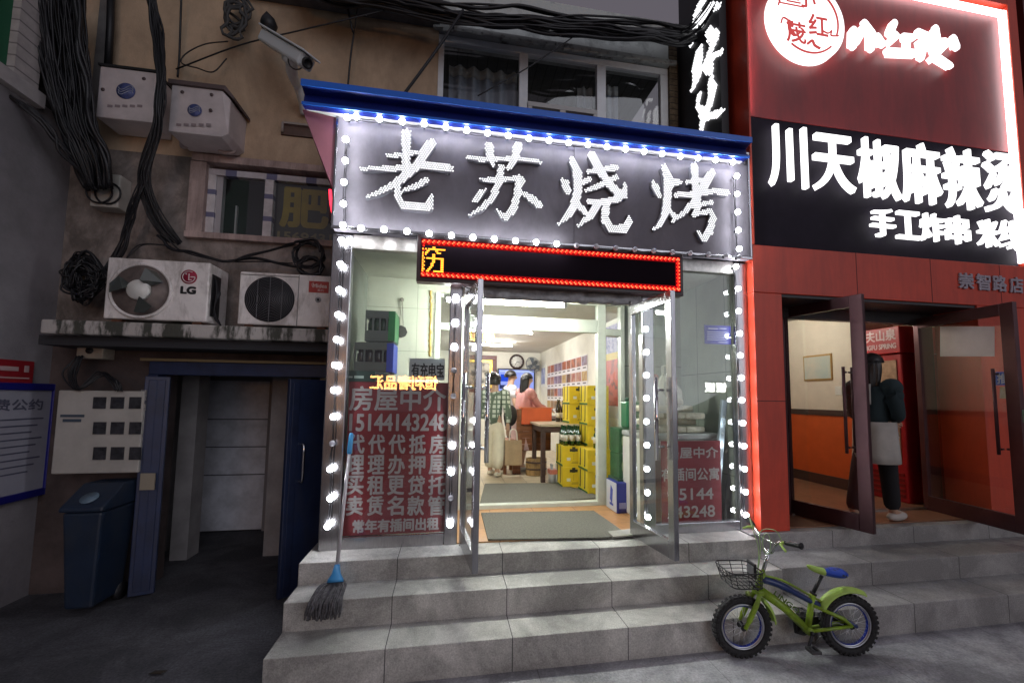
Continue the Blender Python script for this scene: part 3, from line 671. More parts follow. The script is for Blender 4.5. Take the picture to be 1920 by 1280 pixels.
# blue carton with sprouting plant and green barrels by the inner frame
def prism_box(B, x0, x1, y0, y1, z0, z1): B.box(x0, x1, y0, y1, z0, z1)
t = thing('beer_carton', 'blue and white carton with an open top beside the inner door frame', 'carton', (1.87, 4.45, P+.012))
b = MB(); b.box(1.735, 1.99, 4.36, 4.66, P+.014, .86); b.build('box', mat('blue_carton', (.03, .045, .30), .5, n=.1), t, .004)
b = MB(); b.box(1.731, 1.7345, 4.365, 4.655, P+.02, .855); b.build('side_panel', mat('white_carton_side', (.6, .62, .68), .5), t)
b = MB(); b.obox((1.7295, 4.5, .72), (.001, 0, 0), (0, .03, .02), (0, -.012, .075)); b.obox((1.7295, 4.5, .62), (.001, 0, 0), (0, .05, 0), (0, 0, .012)); b.build('printed_mark', blue_pl, t)
b = MB(); b.box(1.76, 1.97, 4.352, 4.359, .60, .66); b.box(1.92, 1.97, 4.352, 4.359, .74, .80); b.build('printed_mark', mat('pale_blue_print', (.25, .28, .55), .5), t)
b = MB()
for k in range(7):
    a = 2*PI*k/7; p0 = Vector((1.87, 4.5, .86)); b.tube(spline([p0, p0+Vector((.03*math.cos(a), .03*math.sin(a), .05)), p0+Vector((.08*math.cos(a), .08*math.sin(a), .06))]), .006, 5)
b.build('packing_twist', mat('leafy', (.08, .16, .04), .6), t)
def medal_crate(label, z0, z1, x0=1.80, x1=2.10):
    t = thing('drink_crate', label, 'crate', ((x0+x1)/2, 4.6, z0)); b = MB(); b.box(x0, x1, 4.45, 4.72, z0, z1); b.build('box', mat('dark_green_carton', (.03, .10, .04), .45, n=.3, ns=12), t, .006)
    b = MB(); c = ((x0+x1)/2-.03, 4.449, (z0+z1)/2); ring = [Vector((c[0]+.085*math.cos(2*PI*i/24), c[1], c[2]+.115*math.sin(2*PI*i/24))) for i in range(24)]; b.tube(ring, .008, 5, closed=True)
    b.ball(Vector(c), .05, 12, 8, (1, .12, 1.2)); b.build('medallion', mat('medal_print', (.35, .42, .25), .5), t); return t
b = MB(); b.box(1.78, 2.12, 4.44, 4.73, P+.014, .88); tag(b.build('carton_base', mat('plain_green_box', (.05, .10, .05), .6), None, .004), 'plain dark green box under the medallion crates', 'box')
medal_crate('dark green crate with a pale medallion, lower of two beside the inner frame', .884, 1.145); medal_crate('dark green crate with a pale medallion, upper of two beside the inner frame', 1.149, 1.41)
t = thing('green_jug', 'green plastic canister standing on the upper medallion crate', 'canister', (2.0, 4.6, 1.412))
b = MB(); b.box(1.91, 2.08, 4.5, 4.68, 1.412, 1.70); b.build('body', mat('green_canister', (.03, .17, .08), .35), t, .02)
b = MB(); b.lathe((1.97, 4.59, 1.70), [(.035, 0), (.035, .035), (.03, .04)], 12); b.build('cap', mat('dark_green_cap', (.01, .06, .03), .4), t)

# ------------------------------------------------------------------ dining room contents
# yellow cartons
yel = mat('yellow_carton', (.66, .47, .02), .5, n=.08, ns=5); yel2 = mat('bright_yellow_side', (.72, .56, .03), .45)
grn = mat('print_green', (.02, .12, .04), .5); blk = mat('print_black', (.03, .03, .02), .5)
def carton0(x, y, z):
    t = thing('yellow_carton', 'yellow drinks carton in the stack', 'carton', (x, y, z), 'yellow cartons stacked by the wall')
    w, d, h = .30, .36, .27
    b = MB(); b.box(x-w/2, x+w/2, y-d/2, y+d/2, z, z+h-.004); b.build('box', yel, t, .004)
    b = MB(); X = x-w/2-.0015
    for yy in (y-.085, y+.085): b.box(X-.002, X+.001, yy-.078, yy+.078, z+.03, z+h-.012)
    b.build('side_panel', yel2, t)
    b = MB(); b.box(X-.003, X+.001, y-d/2+.004, y+d/2-.004, z+.004, z+.028); b.build('green_band', grn, t)
    b = MB()
    for yy in (y-.085, y+.085):
        b.obox((X-.003, yy, z+.17), (.001, 0, 0), (0, .016, .01), (0, -.004, .095))
        b.obox((X-.003, yy+.012, z+.06), (.001, 0, 0), (0, .02, 0), (0, 0, .015))
    Yf = y-d/2-.0015
    b.obox((x, Yf, z+.215), (.055, 0, 0), (0, .0012, 0), (0, 0, .018)); b.obox((x, Yf, z+.225), (.022, 0, 0), (0, .001, 0), (0, 0, .032))
    b.box(x-.03, x+.1, Yf-.0005, Yf+.001, z+.045, z+.05); b.box(x-.02, x+.08, Yf-.0005, Yf+.001, z+.06, z+.064); b.box(x-.001, x+.001, Yf-.0005, Yf+.001, z+.09, z+.17)
    b.build('printed_mark', blk, t)
    b = MB(); b.box(x-.095, x-.045, Yf-.002, Yf, z+.08, z+.12); b.build('barcode', mat('barcode_white', (.6, .6, .58), .6), t)
    return t
cols = [(1.66, 5.86, 2, 0), (1.87, 6.30, 5, .02), (2.0, 5.86, 5, 0), (1.86, 5.44, 2, .03)]
names = ['front low', 'tall', 'wall side tall', 'right low']
first = None; ctop = {}
for ci, (x, y, n, a) in enumerate(cols):
    for k in range(n):
        z = P+.012+.27*k
        where = ['in the low stack beside the dark table', 'in the tall rear stack with shiny side panels', 'in the tall stack against the menu wall', 'in the low stack nearest the inner door frame'][ci]
        lab = 'yellow carton ' + ('at the bottom ' if k == 0 else 'on top ' if k == n-1 else ['second', 'third', 'fourth'][k-1]+' from the floor ') + where
        if first is None: first = carton0(x, y, z); first['label'] = lab; o = first
        else: o = dup(first, (x, y, z), a, lab)
    ctop[ci] = (x, y, P+.012+.27*n)
# bottles
def bottle_thing(label, x, y, z, m, group, h=.30, lab=True):
    t = thing('bottle', label, 'bottle', (x, y, z), group); b = MB(); bottle_verts(b, x, y, z, h, .037, 12); b.build('glass_body', m, t)
    if lab: b = MB(); b.lathe((x, y, z+.06), [(.0378, 0), (.0378, .08)], 12); b.build('paper_label', mat('cream_label', (.55, .5, .42), .6), t)
    return t
x, y, z = ctop[0]
b0 = bottle_thing('green beer bottle standing on the low yellow carton stack', x-.09, y-.1, z, bottle_g, 'green bottles on the cartons', .26)
for dx, dy in ((0, -.1), (.09, -.1), (-.09, 0), (0, 0), (.09, 0), (-.09, .1), (0, .1), (.09, .1)): dup(b0, (x+dx, y+dy, z))
x, y, z = ctop[3]; dup(b0, (x+.02, y-.02, z), 0, 'single green bottle on the low carton stack by the inner frame')
# dark table with pale top
tx0, tx1, ty0, ty1, tz = 1.30, 1.86, 6.05, 6.75, P+.78
darkwood = mat('dark_wood', (.055, .028, .022), .5, n=.3, ns=14); redwood = mat('reddish_wood', (.21, .075, .025), .45, n=.35, ns=3, stretch=(1, 1, 9)); palewood = mat('pale_table_top', (.42, .34, .24), .4, n=.1, ns=9)
t = thing('side_table', 'narrow dark wooden table with a pale top beside the yellow cartons', 'table', ((tx0+tx1)/2, (ty0+ty1)/2, P+.011))
b = MB(); b.box(tx0-.03, tx1+.03, ty0-.03, ty1+.03, tz, tz+.035); b.build('table_top', palewood, t, .004)
b = MB(); b.box(tx0, tx1, ty0, ty1, tz-.08, tz-.001); b.build('apron', darkwood, t)
for x in (tx0+.03, tx1-.03):
    for y in (ty0+.03, ty1-.03): b = MB(); b.box(x-.03, x+.03, y-.03, y+.03, P+.011, tz-.081); b.build('leg', darkwood, t)
# wooden bench and booth panel
t = thing('booth_bench', 'reddish wooden booth bench end with slatted side panel', 'bench', (1.15, 6.9, P+.011))
b = MB(); b.box(1.06, 1.13, 6.78, 6.86, P+.011, 1.54); b.build('post', redwood, t, .004)
b = MB(); b.box(1.13, 1.62, 6.85, 6.90, P+.35, 1.30); b.build('back_panel', redwood, t)
b = MB()
for k in range(4): b.box(1.13, 1.62, 6.835, 6.85, P+.355+.10*k, P+.45+.10*k)
b.build('slats', redwood, t, .003)
b = MB(); b.box(.86, 1.06, 6.75, 7.2, P+.42, P+.47); b.build('seat', redwood, t, .01)
b = MB(); b.box(.86, 1.05, 6.76, 7.19, P+.47, P+.53); b.build('cushion', mat('brown_cushion', (.22, .09, .045), .5, n=.2), t, .02)
for x in (.885, 1.03):
    for y in (6.78, 7.16): b = MB(); b.box(x-.025, x+.025, y-.025, y+.025, P+.011, P+.419); b.build('leg', redwood, t)
t = thing('orange_counter_box', 'bright orange box front standing on the booth panel', 'box', (1.36, 6.9, 1.302))
b = MB(); b.box(1.135, 1.62, 6.78, 7.05, 1.302, 1.55); b.build('box_body', mat('orange_paint', (.62, .11, .03), .45, n=.08), t, .006)
b = MB(); b.box(1.12, 1.635, 6.765, 7.06, 1.551, 1.57); b.build('rim', mat('orange_rim', (.55, .14, .05), .45), t)
# wicker crate under the table
t = thing('wooden_tub', 'slatted wooden tub on the floor under the booth panel', 'tub', (1.35, 6.78, P+.011)); b = MB()
for k in range(16):
    a = 2*PI*k/16; b.obox((1.35+.15*math.cos(a), 6.66+.12*math.sin(a), P+.14), Vector((-math.sin(a), math.cos(a), 0))*.028, Vector((math.cos(a), math.sin(a), 0))*.007, (0, 0, .125))
b.build('staves', mat('straw_wood', (.34, .22, .09), .6, n=.3, ns=12), t)
b = MB(); b.lathe((1.35, 6.66, P+.10), [(.162, 0), (.162, .02)], 24); b.lathe((1.35, 6.66, P+.2), [(.162, 0), (.162, .02)], 24); b.build('hoop', darkwood, t)
# wine bottles in a row on the table
wb = None
for i in range(6):
    x, y = 1.68+.085*i-.0, 6.62+.02*(i % 2)
    if wb is None: wb = bottle_thing('dark wine bottle in the row on the pale topped table', x, y, tz+.037, bottle_b, 'dark bottles on the table', .33)
    else: dup(wb, (x, y, tz+.037))
for i in range(5): dup(wb, (1.92+.055*i, 7.5+.09*(i % 2)+.1, 1.36), 0, 'dark bottle on the shelf below the menu board', 'dark bottles on the wall shelf')
b = MB(); b.box(1.75, 2.318, 7.4, 8.6, 1.325, 1.358); tag(b.build('wall_shelf', darkwood), 'dark wooden shelf along the wall below the menu board', 'shelf')
# plastic wrapped bottles on the floor
t = thing('water_pack', 'clear shrink wrapped pack of water bottles on the floor by the table leg', 'bottle pack', (1.50, 5.95, P+.011)); 
for i in range(2):
    for j in range(2):
        b = MB(); bottle_verts(b, 1.44+.075*i, 5.98+.075*j, P+.011, .26, .036, 10); b.build('bottle', mat('clear_plastic', (.5, .52, .55), .15), t)
b = MB(); b.box(1.40, 1.555, 5.94, 6.10, P+.14, P+.20); b.build('wrap', mat('red_wrap', (.5, .16, .12), .3), t)
# white freezer beside the left door leaf
t = thing('display_fridge', 'low white appliance standing inside behind the left open door', 'fridge', (.15, 5.9, P+.011))
b = MB(); b.box(-.30, .42, 5.55, 6.15, P+.06, 1.32); b.build('body', white_p, t, .03)
b = MB(); b.box(-.27, .40, 5.58, 6.12, P+.011, P+.059); b.build('plinth', black, t)
b = MB(); b.box(-.30, .425, 5.53, 5.549, P+.55, P+.60); b.build('door_seam', mat('grey_seam', (.3, .3, .3), .5), t)
# television with a bright blue screen
xa, xb, za, zb = rect(933, 691, 1003, 735, BK-.08)
t = thing('television', 'flat television with a bright blue screen on the back wall', 'television', ((xa+xb)/2, BK-.05, za))
b = MB(); b.box(xa, xb, BK-.08, BK-.002, za, zb); b.build('bezel', black, t, .006)
b = MB(); w = .03; b.box(xa+w, xb-w, BK-.085, BK-.0805, za+w, zb-w); b.build('screen', emit('screen_blue', (.36, .45, 1.), .95), t)
b = MB(); D = xb-xa; b.box(xa+.08*D, xa+.38*D, BK-.088, BK-.0855, za+.45*(zb-za), za+.75*(zb-za)); b.build('screen_window', emit('screen_deep_blue', (.03, .10, .9), .8), t)
b = MB(); b.box(xa+.70*D, xa+.92*D, BK-.088, BK-.0855, za+.42*(zb-za), za+.72*(zb-za)); b.box(xa+.05*D, xa+.22*D, BK-.088, BK-.0855, za+.14*(zb-za), za+.3*(zb-za)); b.build('screen_thumbnail', emit('screen_dark', (.04, .06, .22), .6), t)
b = MB(); b.box(xa+.06*D, xa+.94*D, BK-.088, BK-.0855, za+.86*(zb-za), za+.90*(zb-za)); b.build('screen_bar', emit('screen_pale', (.7, .8, 1.), .95), t)
# clock
c = at(969, 678, y=BK-.03); R = .165
t = thing('wall_clock', 'round wall clock with dark rim and white dial above the television', 'clock', c)
b = MB(); b.tube([c+Vector((R*math.cos(2*PI*i/32), 0, R*math.sin(2*PI*i/32))) for i in range(32)], .03, 8, closed=True); b.build('rim', mat('dark_rim', (.03, .012, .012), .4), t)
b = MB(); b.lathe(c, [(R, 0), (R, .02)], 32, axis=(0, -1, 0)); b.build('dial', mat('dial_white', (.7, .7, .68), .5), t)
b = MB(); b.bar(c+Vector((0, -.024, 0)), c+Vector((.07, -.024, -.02)), .012, .003, up=(0, 1, 0)); b.bar(c+Vector((0, -.027, 0)), c+Vector((-.05, -.027, -.09)), .009, .003, up=(0, 1, 0)); b.build('hands', black, t)
b = MB()
for i in range(12): a = 2*PI*i/12; b.obox(c+Vector((.135*math.cos(a), -.021, .135*math.sin(a))), (.008, 0, 0), (0, .001, 0), (0, 0, .008))
b.build('hour_marks', black, t)
# wall fan
c = at(1000, 683, y=BK-.35); t = thing('wall_fan', 'grey wall fan tilted downward beside the clock', 'fan', c)
ax = Vector((-.6, -.6, -.45)).normalized(); u = ax.orthogonal().normalized(); w_ = ax.cross(u)
b = MB()
for q in range(4): b.tube([c+ax*.03*q+(u*math.cos(2*PI*i/24)+w_*math.sin(2*PI*i/24))*.2*(1-.22*(q/3)**2) for i in range(24)], .005, 5, closed=True)
for i in range(20): a = 2*PI*i/20; e = u*math.cos(a)+w_*math.sin(a); b.tube([c+e*.2, c+ax*.07+e*.15, c+ax*.09+e*.03], .0035, 4)
b.build('cage', mat('fan_grey', (.16, .18, .20), .4), t)
b = MB()
for i in range(3):
    a = 2*PI*i/3; e = u*math.cos(a)+w_*math.sin(a); s_ = ax.cross(e); b.prism([c+e*.03-s_*.02, c+e*.17-s_*.07, c+e*.18+s_*.05, c+e*.03+s_*.02], ax*.012)
b.build('blades', mat('fan_blade', (.10, .12, .15), .3), t)
b = MB(); b.tube([c-ax*.14, c-ax*.01], .05, 12); b.tube([c-ax*.1, c-ax*.1+Vector((.05, .08, -.12)), Vector((c.x+.06, BK-.002, c.z-.14))], .02, 8); b.build('motor_arm', mat('fan_dark', (.05, .055, .06), .4), t)
# framed picture, gold plaque, certificate
def framed(label, name, px, Y, frame_m, art_m, w=.05, mount=None):
    x0, x1, z0, z1 = rect(*px, Y); t = thing(name, label, 'picture', ((x0+x1)/2, Y, z0))
    b = MB(); b.box(x0, x1, Y-.035, Y+.0, z0, z0+w); b.box(x0, x1, Y-.035, Y, z1-w, z1); b.box(x0, x0+w, Y-.035, Y, z0+w, z1-w); b.box(x1-w, x1, Y-.035, Y, z0+w, z1-w); b.build('frame', frame_m, t, .008)
    if mount: b = MB(); v = w*.6; b.box(x0+w, x1-w, Y-.02, Y-.011, z0+w, z1-w); b.build('mount', mount, t); w += v
    b = MB(); b.box(x0+w, x1-w, Y-.026, Y-.021, z0+w, z1-w); b.build('artwork', art_m, t); return t
framed('tall ink picture in a dark red frame with gold mount left of the television', 'framed_picture', (866, 666, 931, 735), BK-.002, mat('dark_red_frame', (.10, .015, .015), .4), mat('ink_art', (.55, .52, .46), .6, c2=(.10, .10, .09), ns=5, lo=.42, hi=.55), .11, mat('gold', (.62, .42, .08), .35, .6))
framed('ornate gold framed plaque hanging near the ceiling inside the inner door', 'gold_plaque', (880, 620, 927, 640), 7.6, mat('gold2', (.60, .36, .06), .3, .8, .2, 20), mat('brown_art', (.25, .13, .05), .6, c2=(.5, .3, .1), ns=12), .035)
# right hand wall: menu photos, certificate, banner
MX = 2.318
def wallpt(px, py): return at(px, py, x=MX)
t = thing('menu_board', 'menu board of food photographs in four rows on the dining room wall', 'menu board', wallpt(1060, 760))
a = wallpt(1040, 674); c = wallpt(1092, 655); yA = a.y; yB = wallpt(1112, 700).y; zt_ = 2.47; zb_ = P+.86
yA = 10.15; yB = 7.1
b = MB(); b.box(MX-.006, MX, yB, yA, zb_, zt_); b.build('backing', mat('menu_backing', (.66, .64, .66), .5), t)
foods = [mat('food_a', (.22, .08, .03), .5, c2=(.05, .03, .02), ns=5), mat('food_b', (.40, .24, .10), .5, c2=(.10, .04, .02), ns=5), mat('food_c', (.45, .12, .04), .5, c2=(.12, .03, .02), ns=6), mat('food_d', (.25, .20, .33), .5, c2=(.12, .05, .06), ns=5), mat('food_e', (.5, .38, .14), .5, c2=(.3, .14, .04), ns=10), mat('food_f', (.30, .07, .05), .5, c2=(.45, .3, .2), ns=7)]
rr = random.Random(11); nC = 9; dy = (yA-yB)/nC; dz = (zt_-zb_)/4
for j in range(4):
    for i in range(nC):
        y = yB+dy*i; z = zb_+dz*j
        b = MB(); b.box(MX-.009, MX-.0065, y+.02, y+dy-.02, z+.085, z+dz-.015)
        b.build('food_photo', rr.choice(foods[2:] if j == 3 else foods), t)
b = MB()
for j in range(4):
    for i in range(nC): y = yB+dy*i; z = zb_+dz*j; b.box(MX-.0085, MX-.0065, y+.08, y+dy-.08, z+.035, z+.06)
b.build('price_lines', mat('price_ink', (.12, .10, .12), .6), t)
t = thing('long_banner', 'tall narrow poster with a blue top and red lower half beside the inner frame', 'poster', (2.3, 6.3, 1.7))
b = MB(); b.box(MX-.006, MX, 5.75, 6.6, 1.45, 2.80); b.build('sheet', mat('banner_white', (.62, .6, .58), .5), t)
b = MB(); b.box(MX-.009, MX-.0065, 5.75, 6.38, 2.38, 2.78); b.build('blue_block', mat('banner_blue', (.08, .06, .26), .5, c2=(.3, .28, .45), ns=18, lo=.5, hi=.6), t)
b = MB(); b.box(MX-.009, MX-.0065, 5.75, 6.38, 2.28, 2.379); b.build('yellow_band', mat('banner_yellow', (.6, .42, .05), .5), t)
b = MB(); b.box(MX-.009, MX-.0065, 5.75, 6.38, 1.62, 2.279); b.build('red_block', mat('banner_red', (.5, .07, .035), .5, c2=(.12, .03, .03), ns=9, lo=.4, hi=.5), t)
t = thing('wall_certificate', 'small framed certificate with a blue photo on the wall near the corner', 'certificate', wallpt(1032, 699))
yc = 10.55
b = MB(); b.box(MX-.02, MX, yc-.28, yc+.28, 1.98, 2.52); b.build('frame', white_p, t, .004)
b = MB(); b.box(MX-.024, MX-.0205, yc-.2, yc+.2, 2.05, 2.44); b.build('print', mat('cert_print', (.42, .46, .6), .5, c2=(.15, .18, .4), ns=6), t)
# ------------------------------------------------------------------ reflections' sources: lit shop signs across the street
def mirrored_sign(label, body, px, Ym, m, zsc=1., rows=None):
    """a lit sign across the street whose mirror image falls on the shop glass"""
    pts = [at(px[0], px[3], y=2*Ym+9.0-0), at(px[2], px[3], y=2*Ym+9.0), at(px[0], px[1], y=2*Ym+9.0)]
    Y = -9.0; x0, x1, z0, z1 = pts[0].x, pts[1].x, pts[0].z, pts[2].z
    t = thing('street_sign', label, 'sign', ((x0+x1)/2, Y-.3, z0))
    b = MB(); b.box(x0, x1, Y-.08, Y-.03, z0-.06, z0-.03); b.box(x0, x1, Y-.08, Y-.03, z1+.03, z1+.06); b.build('rail', steel_d, t)
    b = MB(); b.text(body, (x1, Y, z0), (x0-x1, 0, 0), (0, 0, z1-z0), bold=.02); b.build('lettering', m, t)
    return t
def mirror_all():
    mirrored_sign('lit orange character sign across the street, mirrored in the left window', '恒利奢品汇', (694, 703, 820, 729), F+.043, emit('orange_sign', (1., .46, .14), 22))
    mirrored_sign('lit white character sign across the street, mirrored in the right window', '饭饭', (1322, 717, 1362, 734), F+.043, emit('white_sign', (1., .98, .95), 20))
mirror_all()

# ------------------------------------------------------------------ old building behind: tan wall, windows, ledge, gate
old = thing('old_building', 'old tan walled apartment building with stained plaster above the blue gate', 'building', (-2, LW, 0))
tan = mat('tan_paint', (.56, .41, .28), .85, n=.12, ns=2.5, b=.2, bs=60)
stained = mat('stained_plaster', (.37, .31, .28), .85, c2=(.14, .115, .10), ns=2.2, b=.3, bs=30, lo=.3, hi=.6)
pinkish = mat('pinkish_plaster', (.50, .38, .35), .85, n=.2, ns=3, b=.25, bs=40)
stain(tan, .38, 1.6, (1.3, 1, .55), .34, .60, (.05, .035, .025)); stain(stained, .6, 3.0, (1.4, 1, .8), .38, .58, (.03, .025, .02)); stain(pinkish, .45, 3.0, (2.5, 1, .5), .38, .58, (.06, .04, .035))
brownband = mat('brown_band', (.13, .085, .07), .8, n=.25, ns=4)
wx0, wx1, wz0, wz1 = -2.50, -.96, 3.24, 3.98        # lower window opening
ux0, ux1, uz0, uz1 = -.20, 2.52, 4.42, 5.72          # upper window opening
gx0, gx1, gz1 = -2.62, -1.06, 1.96                   # gate opening
b = MB(); T = .25
b.box(-3.6, -.20, LW, LW+T, 4.30, 5.75); b.box(-3.6, wx0-.0, LW, LW+T, 4.02, 4.30); b.build('wall', tan, old)
b = MB(); b.box(wx0+.42, -.93, LW-.012, LW+.1, 4.06, 4.33); b.build('wall', tan, old)
b = MB(); b.box(wx0, -.9, LW-.02, LW+T, 3.985, 4.055); b.box(wx0, -.9, LW, LW+T, 4.055, 4.299); b.build('wall', pinkish, old)
b = MB(); b.box(-3.6, wx0, LW, LW+T, 2.36, 4.019); b.box(wx0, -.9, LW, LW+T, 2.36, wz0); b.build('wall', stained, old)
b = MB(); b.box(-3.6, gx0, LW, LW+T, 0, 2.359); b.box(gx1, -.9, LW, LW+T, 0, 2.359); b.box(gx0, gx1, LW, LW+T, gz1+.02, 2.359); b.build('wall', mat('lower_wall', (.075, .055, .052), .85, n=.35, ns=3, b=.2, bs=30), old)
b = MB(); b.box(-1.72, -.95, LW-.03, LW-.001, 4.335, 4.44); b.build('wall_band', brownband, old)
b = MB(); b.box(-1.70, -1.05, LW-.06, LW-.03, 4.435, 4.455); b.tube([(-1.70, LW-.05, 4.445), (-1.70, LW-.05, 4.35)], .012, 8); b.build('pipe', mat('pale_pipe', (.4, .35, .32), .5), old)
b = MB(); b.box(-.20, ux1+.0, LW, LW+T, 5.73, 6.3); b.build('wall', mat('peeling_white', (.62, .66, .64), .85, c2=(.40, .43, .42), ns=3, b=.5, bs=25, lo=.4, hi=.5), old)
b = MB(); b.box(ux1, 2.62, LW-.02, LW+T, 4.3, 6.0); b.build('brick_edge', joints('brick_edge', (.17, .13, .085), (.06, .05, .04), 0, 0, .075, w=.012, r=.9, n=.4, ns=20), old)
b = MB(); b.box(2.62, 2.9, LW, LW+T, 4.3, 6.3); b.build('wall', mat('dark_gap', (.03, .028, .03), .8), old)
b = MB(); b.box(-3.6, -.19, LW-.10, LW+T, 5.752, 5.84); b.box(-3.6, -.16, LW-.22, LW+T, 5.84, 5.92); b.build('roof_fascia', mat('grey_fascia', (.13, .13, .14), .8, n=.3, ns=4), old)
b = MB(); b.box(-.25, 2.6, LW-.05, LW+T, 5.725, 5.775)
rr = random.Random(2)
for k in range(26): x = -.2+2.7*k/26; b.obox((x, LW-.055, 5.715+rr.uniform(-.012, .012)), (.06, 0, rr.uniform(-.01, .01)), (0, .012, 0), (0, 0, .012+rr.uniform(0, .01)))
b.build('lintel', mat('cracked_lintel', (.42, .44, .43), .85, c2=(.18, .17, .16), ns=7, lo=.35, hi=.45), old)
# upper window
wf = mat('white_window_frame', (.78, .82, .86), .4, n=.06)
w = MB(); y0, y1 = LW+.02, LW+.09; zt_ = 5.71
w.box(ux0, ux1, y0, y1, zt_-.08, zt_); 
for a, c in ((ux0, ux0+.06), (.70, .80), (1.62, 1.73), (2.42, ux1)): w.box(a, c, y0, y1, 4.42, zt_-.08)
win = w.build('window', wf, old, .006)
w = MB(); w.box(.80, 1.62, y0-.02, y1, 5.00, 5.055); w.box(.80, .85, y0-.02, y1, 4.42, 5.0); w.box(1.17, 1.24, y0-.02, y1, 4.42, 5.0); w.box(1.57, 1.62, y0-.02, y1, 4.42, 5.0)
w.box(.87, 1.16, y0-.02, y1-.02, 4.90, 4.94); w.box(.87, .90, y0-.02, y1-.02, 4.42, 4.9); w.box(1.13, 1.16, y0-.02, y1-.02, 4.42, 4.9); w.build('sash', mat('sash_white', (.5, .5, .5), .4), win, .004)
w = MB()
for a, c, d in ((ux0+.06, .70, 4.42), (.80, 1.62, 5.055), (1.73, 2.42, 4.42)): w.box(a, c, y0+.03, y0+.036, d, zt_-.08)
w.build('pane', pane_m, win)
cur = mat('grey_curtain', (.30, .32, .40), .85, n=.1); cur2 = mat('pale_curtain_head', (.42, .43, .45), .85)
def curtain(x0, x1, z0, z1, n, amp=.035):
    w = MB(); w.sheet(lambda u, v: Vector((x0+(x1-x0)*u, LW+.20+amp*math.sin(u*n*2*PI)+.01*math.sin(u*31), z0+(z1-z0)*v)), n*12, 2)
    o = w.build('curtain', cur, win); s_ = o.modifiers.new('t', 'SOLIDIFY'); s_.thickness = .004
    w = MB(); w.sheet(lambda u, v: Vector((x0+(x1-x0)*u, LW+.195+amp*math.sin(u*n*2*PI)+.01*math.sin(u*31), z1-.12+.12*v+.015*math.sin(u*n*2*PI))), n*12, 1)
    o = w.build('curtain_head', cur2, win); s_ = o.modifiers.new('t', 'SOLIDIFY'); s_.thickness = .004
curtain(-.08, .70, 4.42, 5.50, 5); curtain(1.44, 1.62, 4.6, 5.45, 2); curtain(1.74, 1.95, 4.42, 5.52, 2, .025)
w = MB(); w.box(-.2, 2.52, LW+1.6, LW+1.65, 4.2, 6.0); w.box(-.2, 2.52, LW+.26, LW+1.65, 5.74, 5.78); w.build('dim_room', joints('ribbed_room', (.075, .085, .085), (.035, .04, .04), .12, 0, 0, w=.012, n=.1), old)
# lower window with sign behind glass
w = MB(); y0, y1 = LW+.03, LW+.10
vin = joints('film_strip_frame', (.60, .57, .58), (.16, .16, .26), 0, 0, .23, w=.05, r=.4, n=.15, ns=12)
vinx = joints('film_strip_frame_h', (.52, .49, .51), (.15, .15, .25), .37, 0, 0, w=.10, r=.4, n=.15, ns=12)
w.box(wx0+.13, wx0+.20, y0, y1, wz0+.03, wz1-.1); w.box(-1.86, -1.78, y0, y1, wz0+.03, wz1-.1)
lw_ = w.build('window', vin, old, .004)
w = MB(); w.box(wx0+.13, wx1, y0, y1, wz1-.1, wz1-.04); w.build('window_frame', vinx, lw_)
w = MB(); w.box(wx0+.20, wx0+.25, y0+.03, y1+.02, wz0+.03, wz1-.1); w.box(-2.13, -2.115, y0+.04, y1, wz0+.03, wz1-.38); w.build('sash', mat('sash_grey', (.42, .40, .42), .4), lw_)
w = MB(); w.box(wx0, wx1, LW-.06, LW+.2, wz0-.03, wz0+.03); w.box(wx0-.01, wx0+.13, LW-.02, LW+.16, wz0+.03, wz1); w.build('sill', pinkish, lw_, .006)
w = MB(); w.box(wx0+.25, -1.86, y0+.03, y0+.036, wz0+.03, wz1-.1); w.box(-1.78, wx1, y0+.03, y0+.036, wz0+.03, wz1-.1); w.build('pane', pane_m, lw_)
w = MB(); w.box(wx0, -.9, LW+.45, LW+.5, 3.0, 4.2); w.build('dim_room', mat('night_room', (.012, .012, .018), .8), old)
t = thing('menu_window_sign', 'large yellow character and numbers on a dark board behind the small window pane', 'sign', (-1.4, LW+.12, 3.4))
b = MB(); b.box(-1.76, -.96, LW+.10, LW+.11, 3.28, 3.87); b.build('panel', mat('sign_dark', (.035, .03, .025), .5), t)
b = MB(); b.text('肥', (-1.72, LW+.097, 3.44), (.44, 0, 0), (0, 0, .40), bold=.016); b.build('character', mat('sign_yellow', (.36, .25, .02), .5, n=.15), t)
b = MB(); b.text('15694312', (-1.74, LW+.097, 3.29), (.62, 0, 0), (0, 0, .09), bold=.004); b.text('牛', (-1.22, LW+.097, 3.46), (.24, 0, 0), (0, 0, .36), bold=.008); b.build('lettering', mat('char_brown', (.22, .17, .07), .5), t)
# ledge with flaking whitewash
flake = mat('flaking_whitewash', (.45, .42, .40), .85, c2=(.06, .06, .05), ns=5, b=.4, bs=30, lo=.45, hi=.53, stretch=(1.2, .3, .35))
b = MB(); b.box(-3.22, -.93, 4.10, LW-.001, 2.20, 2.315); ledge = b.build('ledge', flake, old, .012)
b = MB(); b.box(-3.3, -.93, 4.2, LW-.001, 2.12, 2.198); b.build('ledge_beam', mat('dark_beam', (.03, .03, .035), .8), old)

